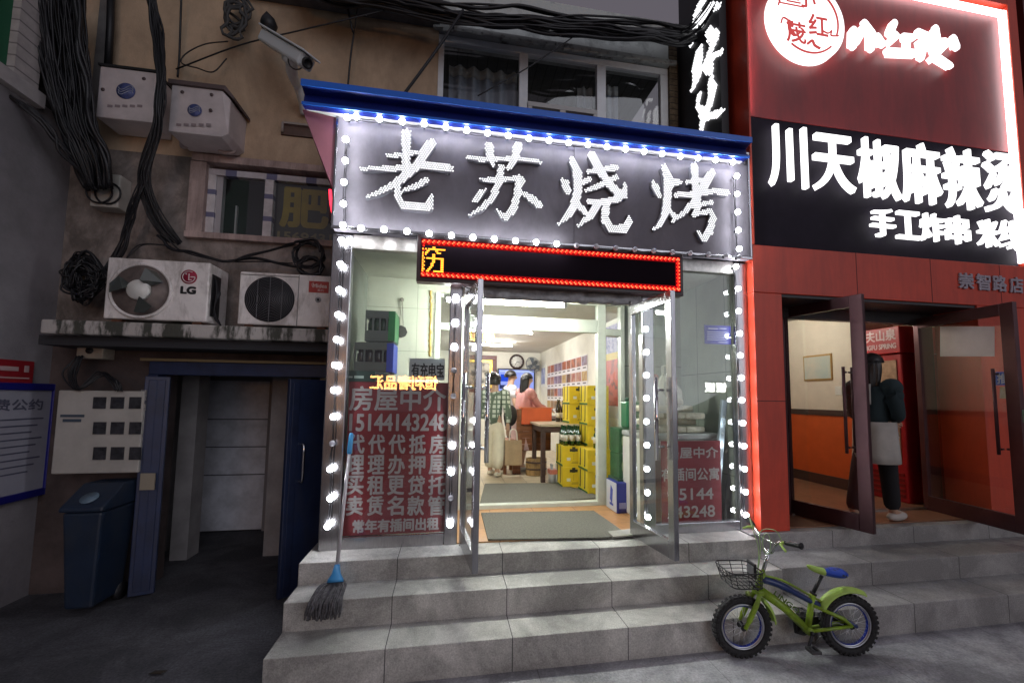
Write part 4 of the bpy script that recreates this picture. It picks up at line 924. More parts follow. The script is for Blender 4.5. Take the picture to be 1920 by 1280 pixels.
# ------------------------------------------------------------------ air conditioner units
acw = mat('old_white_enamel', (.78, .74, .72), .4, n=.12, ns=4)
stain(acw, .5, 5, (1.5, 1, .6), .34, .52, (.10, .06, .03))
def ac(label, px, Y, d, zb, fan, grille, wide_side):
    x0, x1, _, z1 = rect(*px, Y); t = thing('air_conditioner', label, 'air conditioner', ((x0+x1)/2, Y+d/2, zb))
    h = z1-zb
    b = MB(); b.box(x0, x1, Y, Y+d, zb+.03, z1); b.build('casing', acw, t, .012)
    b = MB(); b.box(x0+.05, x0+.12, Y+.02, Y+d-.02, zb, zb+.03); b.box(x1-.12, x1-.05, Y+.02, Y+d-.02, zb, zb+.03); b.build('foot', mat('rusty', (.12, .05, .03), .8, n=.4), t)
    return t, x0, x1, z1
ZL = 2.317
t, x0, x1, z1 = ac('white air conditioner with an open round fan and dark red maker badge', (197, 487, 391, 605), 4.16, .33, ZL, 0, 0, 0)
h = z1-ZL; c = Vector((x0+.265, 4.155, ZL+h*.5)); R = .215
b = MB(); b.lathe(c, [(R, 0), (R, .004)], 40, axis=(0, -1, 0)); b.build('fan_opening', mat('fan_well', (.15, .12, .11), .7, n=.35, ns=9), t)
b = MB(); b.tube([c+Vector((R*1.05*math.cos(2*PI*i/40), -.004, R*1.05*math.sin(2*PI*i/40))) for i in range(40)], .014, 6, closed=True); b.build('fan_ring', acw, t)
for k in range(3):
    b = MB(); a0 = 2*PI*k/3+.5; pts = [c+Vector((math.cos(a0+s_)*r_, -.012-.02*j, math.sin(a0+s_)*r_)) for j, (s_, r_) in enumerate(((0, .07), (-.1, .19), (.35, .205), (.75, .19), (.6, .08)))]
    b.add(pts, [(0, 1, 2, 3, 4)]); o = b.build('fan_blade', mat('grey_green_blade', (.06, .07, .065), .4), t); s_ = o.modifiers.new('t', 'SOLIDIFY'); s_.thickness = .006
b = MB(); b.lathe(c+Vector((0, -.01, 0)), [(.085, 0), (.085, .03), (.078, .042)], 28, axis=(0, -1, 0)); b.build('fan_hub', white_p, t)
bc = Vector((x1-.155, 4.157, z1-.135)); 
b = MB(); b.lathe(bc, [(.062, 0), (.062, .004)], 32, axis=(0, -1, 0)); b.build('badge', mat('badge_red', (.30, .008, .04), .4), t)
b = MB(); yy = 4.1515
b.tube([bc+Vector((.048*math.cos(a), -.0055, .048*math.sin(a))) for a in [math.radians(60+14*i) for i in range(22)]], .0035, 5)
b.box(bc.x-.004, bc.x+.004, yy, yy+.002, bc.z-.026, bc.z+.028); b.box(bc.x-.004, bc.x+.022, yy, yy+.002, bc.z-.030, bc.z-.022); b.box(bc.x+.012, bc.x+.048, yy, yy+.002, bc.z-.004, bc.z+.004); b.ball((bc.x-.022, yy, bc.z+.024), .007, 8, 6); b.build('badge_emblem', mat('badge_white', (.65, .6, .6), .4), t)
b = MB(); b.text('LG', (bc.x-.055, 4.1575, bc.z-.145), (.11, 0, 0), (0, 0, .058), bold=.006); b.build('lettering', black, t)
b = MB(); b.box(x1+.001, x1+.008, 4.20, 4.34, ZL+.09, z1-.09); b.build('side_recess', black, t)
b = MB()
for k in range(4): b.tube(spline([(x1+.012, 4.24+.02*k, z1-.12-.03*k), (x1+.03, 4.23+.02*k, z1-.25), (x1+.012, 4.25, ZL+.1+.02*k), (x1+.05, 4.3, ZL+.02)]), .006, 5)
b.build('side_cable', cable_m, t)
t, x0, x1, z1 = ac('smaller yellowed air conditioner with a round dark grille and red label', (447, 513, 622, 612), 4.20, .28, ZL, 0, 0, 0)
h = z1-ZL; c = Vector((x0+.255, 4.197, ZL+.03+(h-.03)*.49)); R = .205
b = MB(); b.lathe(c, [(R, 0), (R, .003)], 40, axis=(0, -1, 0)); b.build('grille_well', mat('grille_dark', (.018, .018, .022), .6), t)
b = MB()
for k in range(1, 15): r_ = R*k/15; b.tube([c+Vector((r_*math.cos(2*PI*i/30), -.006, r_*math.sin(2*PI*i/30))) for i in range(30)], .0016, 4, closed=True)
for dx in (-.1, 0, .1): zz = math.sqrt(R*R-dx*dx); b.bar(c+Vector((dx, -.008, -zz)), c+Vector((dx, -.008, zz)), .005, .004, up=(0, 1, 0))
b.build('grille', mat('grille_wire', (.12, .12, .13), .4), t)
b = MB(); b.box(x0+.485, x0+.490, 4.195, 4.199, ZL+.03, z1-.01); b.box(x0+.01, x0+.485, 4.194, 4.199, z1-.03, z1-.024); b.build('seam', mat('seam', (.2, .19, .18), .6), t)
b = MB(); b.box(x1-.20, x1-.03, 4.195, 4.1995, z1-.16, z1-.055); b.build('label', mat('label_red', (.45, .05, .04), .45), t, .002)
b = MB(); b.text('Midea', (x1-.165, 4.1935, z1-.115), (.12, 0, 0), (0, 0, .035), bold=.0015); b.text('美的', (x1-.125, 4.1935, z1-.15), (.055, 0, 0), (0, 0, .024)); b.tube([Vector((x1-.155+.02*math.cos(a), 4.193, z1-.09+.02*math.sin(a))) for a in [math.radians(90+18*i) for i in range(13)]], .002, 4); b.build('lettering', mat('label_white', (.7, .55, .52), .5), t)
b = MB(); q = Vector((x1-.115, 4.198, z1-.225)); b.lathe(q, [(.026, 0), (.026, .004)], 20, axis=(0, -1, 0)); b.build('round_sticker', mat('sticker_pale', (.4, .4, .42), .5), t)
b = MB(); b.lathe(q+Vector((0, -.005, 0)), [(.011, 0), (.011, .002)], 12, axis=(0, -1, 0)); b.build('sticker_dot', black, t)

# ------------------------------------------------------------------ wall boxes
def wallbox(label, px, Y, d, slope, logo_px, lr, marks):
    x0, x1, z0, z1 = rect(*px, Y); t = thing('utility_box', label, 'utility box', ((x0+x1)/2, Y, z0))
    b = MB()
    b.prism([(x0, Y, z0), (x1-.05, Y, z0), (x1, Y+.03, z0+.05), (x1, Y+.03, z1-.06), (x1-.06, Y, z1), (x0, Y, z1)], (0, d, 0)) if slope else b.box(x0, x1, Y, Y+d, z0, z1)
    b.build('box', mat('utility_white', (.55, .49, .49), .5, n=.12, ns=5), t, .008)
    if slope:
        b = MB(); b.prism([(x0-.02, Y-.02, z1+.003), (x1-.04, Y-.02, z1+.003), (x1+.03, Y+.02, z1-.06), (x1+.03, Y+.02, z1-.03), (x1-.03, Y-.02, z1+.04), (x0-.02, Y-.02, z1+.04)], (0, d+.02, 0)); b.build('cover', mat('cover_brown', (.10, .07, .07), .7), t)
    else:
        b = MB(); b.box(x0-.01, x1+.01, Y-.015, Y+d, z1+.002, z1+.02); b.build('cover', black, t)
    c = at(*logo_px, y=Y-.002); b = MB(); b.lathe(c, [(lr, 0), (lr, .002)], 28, axis=(0, -1, 0)); b.build('logo', mat('logo_blue', (.07, .09, .24), .5, n=.3, ns=30), t)
    b = MB()
    for k in range(3): b.tube([c+Vector((lr*.75*math.cos(a), -.003, lr*(.1+.3*k-.3)+lr*.3*math.sin(2*a))) for a in [PI*i/8 for i in range(9)]], .004, 4)
    b.build('logo_wave', mat('logo_pale', (.3, .32, .4), .5), t)
    b = MB()
    for (mx_, my_) in marks: q = at(mx_, my_, y=Y-.002); b.lathe(q, [(.016, 0), (.016, .003)], 8, axis=(0, -1, 0))
    b.build('screw', mat('screw_brown', (.10, .07, .07), .6), t)
    b = MB()
    for k in range(5): q = at(logo_px[0]-30+14*k, logo_px[1]+(28 if not slope else 27), y=Y-.0025); b.box(q.x-.02, q.x+.02, q.y, q.y+.001, q.z-.012, q.z+.012)
    b.build('print', mat('print_faint', (.26, .21, .22), .6), t)
    return t
wallbox('upper white utility box with an oval blue logo, left of the thick black cables', (183, 130, 290, 225), 4.30, .28, False, (236, 171), .075, [(193, 168), (270, 148)])
wallbox('white utility box with chamfered side and blue logo, right of the thick black cables', (318, 165, 428, 252), 4.24, .33, True, (365, 207), .058, [(342, 173), (397, 178), (395, 207)])
b = MB()
for (pxs) in ([(340, 262), (342, 275), (352, 273), (350, 265)], [(408, 270), (415, 285), (435, 287), (442, 278)]): b.tube(spline([at(x, y, y=4.5) for x, y in pxs]), .02, 8)
tag(b.build('drain_hose', mat('pale_hose', (.36, .29, .28), .6)), 'pale curled hoses hanging under the chamfered utility box', 'hose')
x0, x1, z0, z1 = rect(170, 325, 224, 388, 4.45)
t = thing('junction_box', 'small white junction box with coiled wire below the upper utility box', 'junction box', ((x0+x1)/2, 4.45, z0))
b = MB(); b.box(x0, x1, 4.45, LW-.002, z0, z1); b.build('box', mat('junction_white', (.42, .40, .36), .5, n=.1), t, .01)
b = MB(); c = Vector(((x0+x1)/2+.03, 4.44, (z0+z1)/2))
for k in range(2): b.tube([c+Vector((.10*math.cos(2*PI*i/20)-.06*k, -.01*k, .10*math.sin(2*PI*i/20)-.03)) for i in range(20)], .008, 6, closed=True)
b.build('coiled_wire', cable_m, t)
x0, x1, z0, z1 = rect(143, 642, 193, 672, 4.45)
t = thing('junction_box', 'small pale junction box with a round hole under the ledge', 'junction box', ((x0+x1)/2, 4.45, z0))
b = MB(); b.box(x0, x1, 4.45, LW-.002, z0, z1); b.build('box', mat('junction_white2', (.36, .31, .25), .6, n=.2), t, .008)
b = MB(); b.lathe(((x0+x1)/2, 4.449, (z0+z1)/2), [(.03, 0), (.03, .004)], 14, axis=(0, -1, 0)); b.build('hole', black, t)
x0, x1, z0, z1 = rect(124, 494, 150, 523, 4.3)
b = MB(); b.box(x0, x1, 4.3, 4.36, z0, z1); tag(b.build('tag_plate', mat('cream_tag', (.40, .28, .13), .6), None, .004), 'small cream tag plate among the dark cables left of the air conditioners', 'tag plate')

# ------------------------------------------------------------------ camera on its bracket
c = at(540, 85, y=4.05); t = thing('security_camera', 'white security camera pointing down the street on a curved wall bracket', 'security camera', c)
a = at(503, 62, y=4.25); e = at(580, 108, y=3.9); d = (e-a).normalized(); upv = Vector((0, 0, 1)); sd = d.cross(upv).normalized(); un = sd.cross(d)
cw = mat('camera_white', (.72, .76, .78), .4)
b = MB(); b.obox((a+e)/2-un*.05, (e-a)/2, sd*.07, un*.055); b.build('body', cw, t, .02)
b = MB(); b.obox((a+e)/2+un*.018, (e-a)/2*1.08, sd*.09, un*.008); b.build('sunshield', cw, t, .006)
b = MB(); b.lathe(e-un*.05-d*.001, [(.045, 0), (.045, .02), (.03, .022), (.028, .012)], 18, axis=d); b.build('lens', black, t)
b = MB(); b.lathe(at(545, 110, y=4.05), [(.055, -.05), (.06, 0), (.055, .05)], 16, axis=sd); b.build('joint', cw, t)
b = MB(); b.tube(spline([at(547, 122, y=4.12), at(548, 140, y=4.2), at(557, 160, y=4.4), at(566, 190, y=4.5), at(570, 215, y=4.58)]), [.05]*5+[.045]*5+[.04]*5+[.035]*5+[.035], 10); b.build('bracket', cw, t)
b = MB(); b.tube([at(556, 113, y=4.0)+Vector((.07*math.cos(2*PI*i/16), 0, .09*math.sin(2*PI*i/16))) for i in range(16)], .006, 5, closed=True); b.build('cable_loop', cable_m, t)
tip = at(500, 22, y=4.3); basep = at(506, 58, y=4.28)
b = MB(); b.tube([basep, basep.lerp(tip, .25), basep.lerp(tip, .5), tip], [.05, .075, .065, .004], 10); b.build('cable_boot', black, t)

# ------------------------------------------------------------------ cables
def cable(label, pts, r, n=6, name='cable', k=6, group=None):
    b = MB(); b.tube(spline(pts, k), r, n); return tag(b.build(name, cable_m), label, 'cable', group)
def bundle(label, paths, name='cable_bundle'):
    b = MB(); q = random.Random(label)
    for pts, r in paths:
        for k in range(2):
            j = r*1.3; pp = [Vector(p)+Vector((q.uniform(-j, j), q.uniform(-j, j), q.uniform(-j, j))) for p in pts]
            rad = r*q.choice((.30, .4, .5, .62, .8)); sp_ = spline(pp, 6); u_ = q.uniform(0, 6)
            b.tube([p+Vector((math.sin(i*.9+u_), math.cos(i*.7+u_), math.sin(i*.6))) * rad*.5 for i, p in enumerate(sp_)], rad, 6)
    return tag(b.build(name, cable_m), label, 'cable bundle')
rr = random.Random(21); ps = []
base = [(560, -35), (640, -8), (720, 0), (800, 17), (870, 32), (940, 38), (1010, 44), (1080, 50), (1150, 55), (1220, 62), (1275, 70), (1310, 62)]
for k in range(26):
    o = rr.gauss(0, 9); r = rr.uniform(.012, .026); q = rr.uniform(-5, 5)
    ps.append(([at(x+q, y+o*(.6+.5*math.sin(x*.01+k))+rr.uniform(-1.5, 1.5), y=4.28+.10*math.sin(k*1.7)) for x, y in base], r))
bundle('thick sagging bundle of black cables below the roof line above the upper window', ps)
ps = []
for k in range(10):
    o = rr.uniform(-12, 12)
    ps.append(([at(1190, 66+o*.5, y=4.3), at(1250, 68+o, y=4.25), at(1290, 60+o, y=4.1), at(1320, 30+o*1.4, y=3.95), at(1345, -10+o*1.5, y=3.8)], rr.uniform(.006, .014)))
bundle('frayed knot of thin black cables where the bundle meets the vertical sign', ps)
ps = []
for k in range(16):
    o = rr.gauss(0, 5)
    ps.append(([at(283+o*.7, -20, y=4.1), at(297+o, 60, y=4.12), at(304+o, 130, y=4.05), at(302+o*1.2, 190, y=4.05), at(294+o*1.3, 250, y=4.1), at(272+o*1.6, 330, y=4.2), at(292+o*2, 400, y=4.3), at(330+o*2, 455, y=4.4)], rr.uniform(.006, .016)))
bundle('thick black cables running down the wall between the two white utility boxes', ps)
ps = []
for k in range(7):
    o = rr.uniform(-6, 6)
    ps.append(([at(275+o, 320, y=4.2), at(255+o, 370, y=4.25), at(240+o, 420, y=4.35), at(225+o*2, 470, y=4.4), at(190+o*2, 520, y=4.4)], rr.uniform(.008, .018)))
bundle('black cables branching down left of the small lower window', ps)
ps = []
for k in range(70):
    o = rr.uniform(-40, 44); q = rr.uniform(-.1, .1)
    ps.append(([at(105+o*1.2, -25, y=4.2+q), at(112+o*1.1, 60, y=4.2+q), at(125+o, 150, y=4.22+q), at(140+o*.8, 230, y=4.25+q), at(165+o*.7, 290, y=4.3+q), at(185+o*.5, 350, y=4.4+q)], rr.uniform(.008, .024)))
bundle('mass of dark cables hanging in the shadowed corner left of the utility boxes', ps)
ps = []
for k in range(12):
    o = rr.uniform(-20, 20); ps.append(([at(30+o, 190+o*.5, y=4.0), at(80+o, 230+o, y=4.1), at(120+o*.6, 280+o, y=4.2), at(175+o*.5, 330+o*.8, y=4.35)], rr.uniform(.006, .018)))
bundle('slanting dark cables crossing the top of the side wall', ps)
cable('thin black wire slanting from the roof line past the security camera', [at(140+190, 130, y=4.4), at(450, 85, y=4.3), at(560, 58, y=4.2), at(700, 25, y=4.2), at(760, 8, y=4.25)], .007)
cable('thin black cable dropping from the roof line to the blue trim', [at(648, -5, y=4.3), at(660, 55, y=4.35), at(663, 65, y=4.4), at(657, 110, y=4.45), at(652, 165, y=4.5)], .010)
cable('thin wire joining the dropping cable in a Y shape', [at(671, 8, y=4.3), at(667, 40, y=4.35), at(663, 64, y=4.4)], .006)
cable('taut black cable slanting from the bundle down to the blue trim', [at(868, 20, y=4.1), at(855, 40, y=4.05), at(825, 85, y=4.0), at(785, 140, y=3.95), at(755, 180, y=3.9)], .014)
cable('thin wire crossing the upper window to the bundle', [at(896, 180, y=3.95), at(985, 130, y=4.1), at(1060, 80, y=4.2), at(1090, 58, y=4.25)], .006)
cable('thin black wire hanging straight beside the thick wall cables', [at(340, -10, y=4.45), at(338, 60, y=4.5), at(336, 110, y=4.5), at(333, 145, y=4.5)], .009)
cable('thin looping wire on the tan wall left of the security camera', [at(428, 78, y=4.5), at(385, 83, y=4.5), at(350, 100, y=4.5), at(340, 118, y=4.5), at(370, 128, y=4.5), at(400, 135, y=4.5), at(425, 110, y=4.5)], .006)
ps = [([at(300, 440, y=4.35), at(320, 462, y=4.35), at(360, 475, y=4.35), at(420, 486, y=4.35), at(480, 490, y=4.35), at(550, 497, y=4.3)], .022), ([at(440, 485, y=4.3), at(490, 472, y=4.3), at(540, 462, y=4.25), at(560, 450, y=4.2), at(590, 452, y=4.2), at(605, 470, y=4.2)], .014), ([at(240, 485, y=4.3), at(265, 462, y=4.3), at(310, 458, y=4.3), at(330, 470, y=4.3)], .014)]
for k in range(5): a0 = rr.uniform(0, 6); ps.append(([at(575+28*math.cos(a0+1.2*i)+k*2, 478+24*math.sin(a0+1.2*i), y=4.2+.02*k) for i in range(7)], .010))
bundle('black cables and a loose coil lying along the wall above the air conditioners', ps)
b = MB()
for k in range(9): b.tube([at(582+rr.uniform(-4, 4), 500+rr.uniform(-3, 3), y=4.22+.01*k)+Vector((.10*math.cos(2*PI*i/18), 0, .085*math.sin(2*PI*i/18))) for i in range(18)], .013, 6, closed=True)
tag(b.build('cable_coil', cable_m), 'dense coil of black cable on top of the smaller air conditioner', 'cable coil')
ps = []
for k in range(30):
    a0 = rr.uniform(0, 6); ps.append(([at(158+36*math.cos(a0+1.3*i)*rr.uniform(.15, 1.25), 520+40*math.sin(a0+1.3*i)*rr.uniform(.15, 1.3), y=4.3+rr.uniform(-.06, .06)) for i in range(7)], rr.uniform(.006, .016)))
bundle('dark tangle of cables at the left end of the ledge', ps)
ps = []
for k in range(6): o = rr.uniform(-8, 8); ps.append(([at(150+o, 668, y=4.4), at(135+o*2, 700, y=4.35), at(150+o, 730, y=4.3), at(190+o, 700+o, y=4.35), at(215+o, 715, y=4.3), at(222+o, 732, y=4.3)], rr.uniform(.006, .012)))
bundle('loose black wires hanging under the ledge above the meter cabinet', ps)
b = MB(); b.tube([at(209, -30, y=4.5), at(207, 50, y=4.5), at(203, 122, y=4.5)], .03, 8); tag(b.build('drain_pipe', mat('black_pipe', (.012, .012, .014), .5)), 'black pipe running up the tan wall above the left utility box', 'pipe')
b = MB(); b.box(at(180, 60, y=4.55).x, at(203, 60, y=4.55).x, 4.56, LW-.002, 4.35, 5.74); tag(b.build('wall_trunking', mat('grey_trunking', (.16, .15, .145), .8, n=.2)), 'pale grey trunking strip beside the black pipe on the tan wall', 'trunking')
t = thing('side_sign', 'small sign edge with red lit strokes beside the left end of the shop sign', 'sign', at(622, 330, y=3.85))
b = MB()
for (xa, ya, xb, yb_) in ((623, 297, 622, 308), (618, 312, 621, 319), (623, 322, 626, 333), (622, 337, 624, 349), (619, 356, 620, 376), (620, 378, 624, 400)): b.bar(at(xa, ya, y=3.85), at(xb, yb_, y=3.85), .02, .02, up=(0, 1, 0))
b.build('red_strokes', emit('red_neon', (1., .03, .06), 3.5), t); b = MB(); p_ = at(630, 300, y=3.9); q_ = at(628, 420, y=3.9); b.box(p_.x-.03, p_.x+.12, 3.88, 3.92, q_.z, p_.z); b.build('backing', black, t)
# cable remnant on the wall at the top
c = at(447, 30, y=4.45)
b = MB()
for k in range(7): b.tube([c+Vector((rr.uniform(-.04, .04)+.09*math.cos(2*PI*i/14), -.012*k, rr.uniform(-.01, .01)+.16*math.sin(2*PI*i/14)-.04*k+.1)) for i in range(14)], .014, 6, closed=True)
tag(b.build('cable_coil', mat('dusty_cable', (.06, .06, .06), .7)), 'hanging bundle of dusty coiled cable near the top of the tan wall', 'cable coil')

# ------------------------------------------------------------------ gate, alley, meter cabinet, bin, side wall
navy = stain(mat('navy_paint', (.014, .026, .075), .45, n=.2, ns=4), .25, 5, (1.5, 1.5, .5), .38, .56, (.05, .05, .06)); navy_d = mat('navy_paint_worn', (.012, .022, .065), .5, n=.25, ns=6)
t = thing('blue_gate', 'dark blue metal gate standing open at the mouth of the alley', 'gate', (-1.8, 4.5, 0))
b = MB(); b.box(-2.66, -1.02, 4.48, LW-.002, 1.90, 2.02); b.box(-2.66, -2.58, 4.47, LW-.002, 0, 1.90); b.box(-1.08, -1.0, 4.46, LW-.002, 0, 1.90); b.build('gate_frame', navy_d, t, .006)
b = MB(); b.box(-2.72, -1.0, 4.455, 4.478, 2.022, 2.045); b.build('frame_cap', mat('cap_rust', (.22, .16, .08), .7), t)
def leaf(name, a, c, z0, z1, handle):
    a, c = Vector(a), Vector(c); d = (c-a).normalized(); n = Vector((-d.y, d.x, 0)); L = (c-a).length
    b = MB(); b.obox((a+c)/2+Vector((0, 0, (z0+z1)/2)), d*L/2, n*.022, Vector((0, 0, (z1-z0)/2))); lf = b.build(name, navy, t, .006)
    b = MB()
    for s_ in (.06, L-.06): b.obox(a+d*s_+n*.0+Vector((0, 0, (z0+z1)/2)), d*.03, n*.03, Vector((0, 0, (z1-z0)/2-.03)))
    b.build('stile', navy_d, lf, .004)
    if handle:
        q = a+d*(L-.12); b = MB()
        for s_ in (1,): b.tube(spline([q+n*s_*.022+Vector((0, 0, .98)), q+n*s_*.075+Vector((0, 0, .985)), q+n*s_*.08+Vector((0, 0, 1.14)), q+n*s_*.075+Vector((0, 0, 1.29)), q+n*s_*.022+Vector((0, 0, 1.295))]), .011, 8)
        b.build('handle', chrome, lf)
    return lf
leaf('leaf', (-1.03, 4.46, 0), (-1.37, 4.13, 0), .02, 1.87, True)
leaf('leaf', (at(306, 900, y=4.44).x, 4.44, 0), (at(257, 900, y=4.38).x, 4.38, 0), .02, 1.88, False)
b = MB(); q = at(270, 748, y=4.36); b.box(q.x-.02, q.x+.02, q.y-.012, q.y, q.z-.1, q.z+.08); b.build('sticker', mat('sticker_white', (.45, .42, .38), .6, c2=(.05, .05, .08), ns=30), t)
b = MB(); q = at(279, 902, y=4.36); b.box(q.x-.06, q.x+.05, q.y-.012, q.y, q.z-.07, q.z+.07); b.build('sticker', mat('sticker_cream', (.30, .26, .2), .6), t)
alley = thing('alley_passage', 'dark passage with grey plaster walls and an inner grey door behind the blue gate', 'passage', (-2, 5.8, 0))
pm = mat('alley_plaster', (.20, .19, .19), .85, n=.25, ns=2, b=.2, bs=20)
b = MB(); b.box(-3.2, -3.02, LW+.26, 6.6, 0, 2.4); b.box(-1.62, -1.4, LW+.26, 6.3, 0, 2.4); b.build('wall', pm, alley)
b = MB(); b.box(-3.02, -1.40, 6.301, 6.42, 0, 2.4); b.build('wall', pm, alley)
b = MB(); b.box(-3.2, -1.4, LW+.26, 6.5, 2.4, 2.5); b.build('ceiling', pm, alley)
b = MB(); dx0, dx1 = at(376, 850, y=6.25).x, at(500, 850, y=6.25).x
b.box(dx0-.12, dx0, 6.22, 6.299, 0, 2.0); b.box(dx1, dx1+.14, 6.22, 6.299, 0, 2.0); b.box(dx0, dx1, 6.22, 6.299, 1.9, 2.0); b.build('door_frame', mat('alley_frame', (.22, .20, .21), .7), alley)
b = MB(); b.box(at(505, 850, y=5.3).x, at(540, 850, y=5.3).x, 5.28, 5.5, 0, 2.39); b.box(at(334, 850, y=5.3).x, at(366, 850, y=5.3).x, 5.28, 5.5, 0, 2.39); b.build('pillar', mat('alley_pillar', (.30, .28, .28), .8, n=.2, ns=3), alley)
b = MB(); b.box(dx0, dx1, 6.25, 6.298, .02, 1.9)
dd = b.build('door', mat('grey_alley_door', (.55, .55, .60), .6, n=.2, ns=5), alley)
b = MB()
for z in (.7, 1.05, 1.4): b.box(dx0, dx1, 6.243, 6.25, z, z+.012)
b.build('panel_seam', mat('seam_dark', (.08, .08, .09), .7), dd)
# meter cabinet with nine windows
x0, x1, z0, z1 = rect(98, 732, 262, 888, 4.32)
t = thing('meter_cabinet', 'pale grey meter cabinet with nine small square windows beside the blue gate', 'meter cabinet', ((x0+x1)/2, 4.32, z0))
b = MB(); b.box(x0, x1, 4.34, LW-.002, z0, z1); b.build('cabinet', mat('cabinet_grey', (.40, .38, .35), .5, n=.12, ns=4), t, .01)
for pyr in ((744, 766), (791, 814), (838, 862)):
    for pxr in ((172, 196), (205, 230), (240, 262)):
        a0, a1, b0, b1 = rect(pxr[0], pyr[0], pxr[1], pyr[1], 4.32)
        b = MB(); b.box(a0, a1, 4.332, 4.3385, b0, b1); b.build('window', mat('meter_window', (.03, .03, .035), .15, n=.5, ns=20), t)
a0, a1, b0, b1 = rect(110, 777, 155, 782, 4.32); b = MB(); b.box(a0, a1, 4.335, 4.3385, b0, b1); b.box(a0+.02, a1-.02, 4.335, 4.3385, b0-.04, b0-.015); b.build('printed_mark', mat('print_navy', (.05, .07, .10), .5), t)
c = at(295, 1262, z=.004); b = MB(); b.prism([c+Vector(v) for v in ((-.05, 0, .002), (-.02, .015, .01), (.03, .012, .006), (.055, 0, .012), (.02, -.014, .004), (-.02, -.012, .008))], (0, 0, .003)); tag(b.build('fallen_leaf', mat('dry_leaf', (.03, .022, .015), .8)), 'small dark dry leaf lying on the asphalt near the steps', 'leaf')
# wheelie bin
t = thing('rubbish_bin', 'dark blue plastic rubbish bin with a sloping lid under the meter cabinet', 'bin', (-2.85, 4.2, 0))
bm_ = stain(mat('bin_blue', (.010, .022, .048), .5, n=.15, ns=5), .5, 6, (1, 1, .5), .40, .58, (.03, .035, .045)); X0, X1, Y0, Y1 = at(112, 1000, y=4.05).x, at(188, 1000, y=4.05).x, 4.05, 4.44
b = MB(); b.add([(X0+.04, Y0+.04, .06), (X1-.04, Y0+.04, .06), (X1-.04, Y1-.02, .06), (X0+.04, Y1-.02, .06), (X0, Y0, .80), (X1, Y0, .80), (X1, Y1, .80), (X0, Y1, .80)], [(3, 2, 1, 0), (4, 5, 6, 7), (0, 1, 5, 4), (1, 2, 6, 5), (2, 3, 7, 6), (3, 0, 4, 7)]); b.build('body', bm_, t, .02)
b = MB(); b.prism([(X0-.015, Y0-.02, .805), (X0-.015, Y0-.02, .84), (X0-.015, Y0+.20, .99), (X0-.015, Y1+.02, .99), (X0-.015, Y1+.02, .805)], (X1-X0+.03, 0, 0)); b.build('lid', bm_, t, .015)
b = MB()
for x in (X0+.05, X1-.05): b.lathe((x-.02, Y1-.04, .07), [(.07, 0), (.07, .04)], 16, axis=(1, 0, 0))
b.build('wheel', black, t)
b = MB(); b.lathe(((X0+X1)/2, Y0+.06, .90), [(.06, 0), (.06, .004)], 16, axis=(0, -.56, .83)); b.build('emblem', mat('bin_emblem', (.12, .18, .24), .5), t)
# side wall on the left with notice board
sw = thing('side_building', 'grey rendered side wall of the neighbouring house on the far left', 'building', (-3.5, 2.5, 0))
render_m = mat('grey_render', (.25, .235, .25), .9, n=.22, ns=1.6, b=.35, bs=35)
b = MB(); b.box(-3.9, -3.5, 1.2, LW, 0, 4.20); b.build('wall', render_m, sw)
b = MB(); b.box(-3.9, -3.515, 1.2, 4.0, 4.21, 6.6); b.build('wall', mat('dark_green_panel', (.008, .10, .045), .6), sw)
b = MB(); b.box(-3.9, -3.53, 4.0, LW, 4.21, 6.6); b.build('wall', mat('dark_corner', (.035, .03, .03), .9), sw)
b = MB(); b.box(-3.9, -3.44, 3.4, 4.22, 4.13, 4.25); b.build('ledge', mat('white_ledge', (.42, .39, .39), .7, n=.15), sw)
b = MB(); b.box(-3.515, -3.46, 3.96, 4.17, 4.251, 6.4); b.build('pilaster', joints('white_brick', (.44, .40, .39), (.2, .18, .18), 0, 0, .10, w=.012, r=.8, n=.15, ns=8), sw)
NX = -3.5
a, c = at(-60, 725, x=NX), at(90, 733, x=NX); yB0, yB1 = 3.85, c.y
zbT, zbB = 1.745, .90
t = thing('notice_board', 'white notice board in a deep blue frame on the grey side wall', 'notice board', (NX, 4.2, zbB))
b = MB(); b.box(NX+.002, NX+.03, yB0, yB1, zbB, zbT); b.build('board', mat('notice_white', (.36, .36, .42), .5, n=.06), t)
b = MB()
b.box(NX+.002, NX+.05, yB0, yB1, zbT, zbT+.06); b.box(NX+.002, NX+.05, yB0, yB1, zbB-.06, zbB); b.box(NX+.002, NX+.05, yB1, yB1+.06, zbB-.06, zbT+.06); b.build('frame', mat('frame_blue', (.006, .008, .16), .4), t, .006)
b = MB(); b.text('收费公约', (NX+.032, yB0+.1, 1.58), (0, yB1-yB0-.18, 0), (0, 0, .09), bold=.003)
for k in range(9): z = 1.50-.055*k; b.box(NX+.0305, NX+.032, yB0+.08, yB1-.06-.05*(k % 3), z, z+.012)
b.build('lettering', mat('notice_ink', (.10, .10, .15), .6), t)
t = thing('red_notice', 'small red notice plate above the blue framed notice board', 'notice', (NX, 4.2, 1.8)); b = MB(); b.box(NX+.002, NX+.018, 3.9, 4.42, 1.80, 1.99); b.build('plate', mat('red_plate', (.30, .012, .02), .45), t, .006)
b = MB(); b.box(NX+.019, NX+.021, 4.1, 4.28, 1.90, 1.935); b.box(NX+.019, NX+.021, 4.33, 4.37, 1.895, 1.95); b.box(NX+.019, NX+.021, 4.05, 4.38, 1.84, 1.85); b.build('print', mat('plate_print', (.5, .35, .35), .6), t)
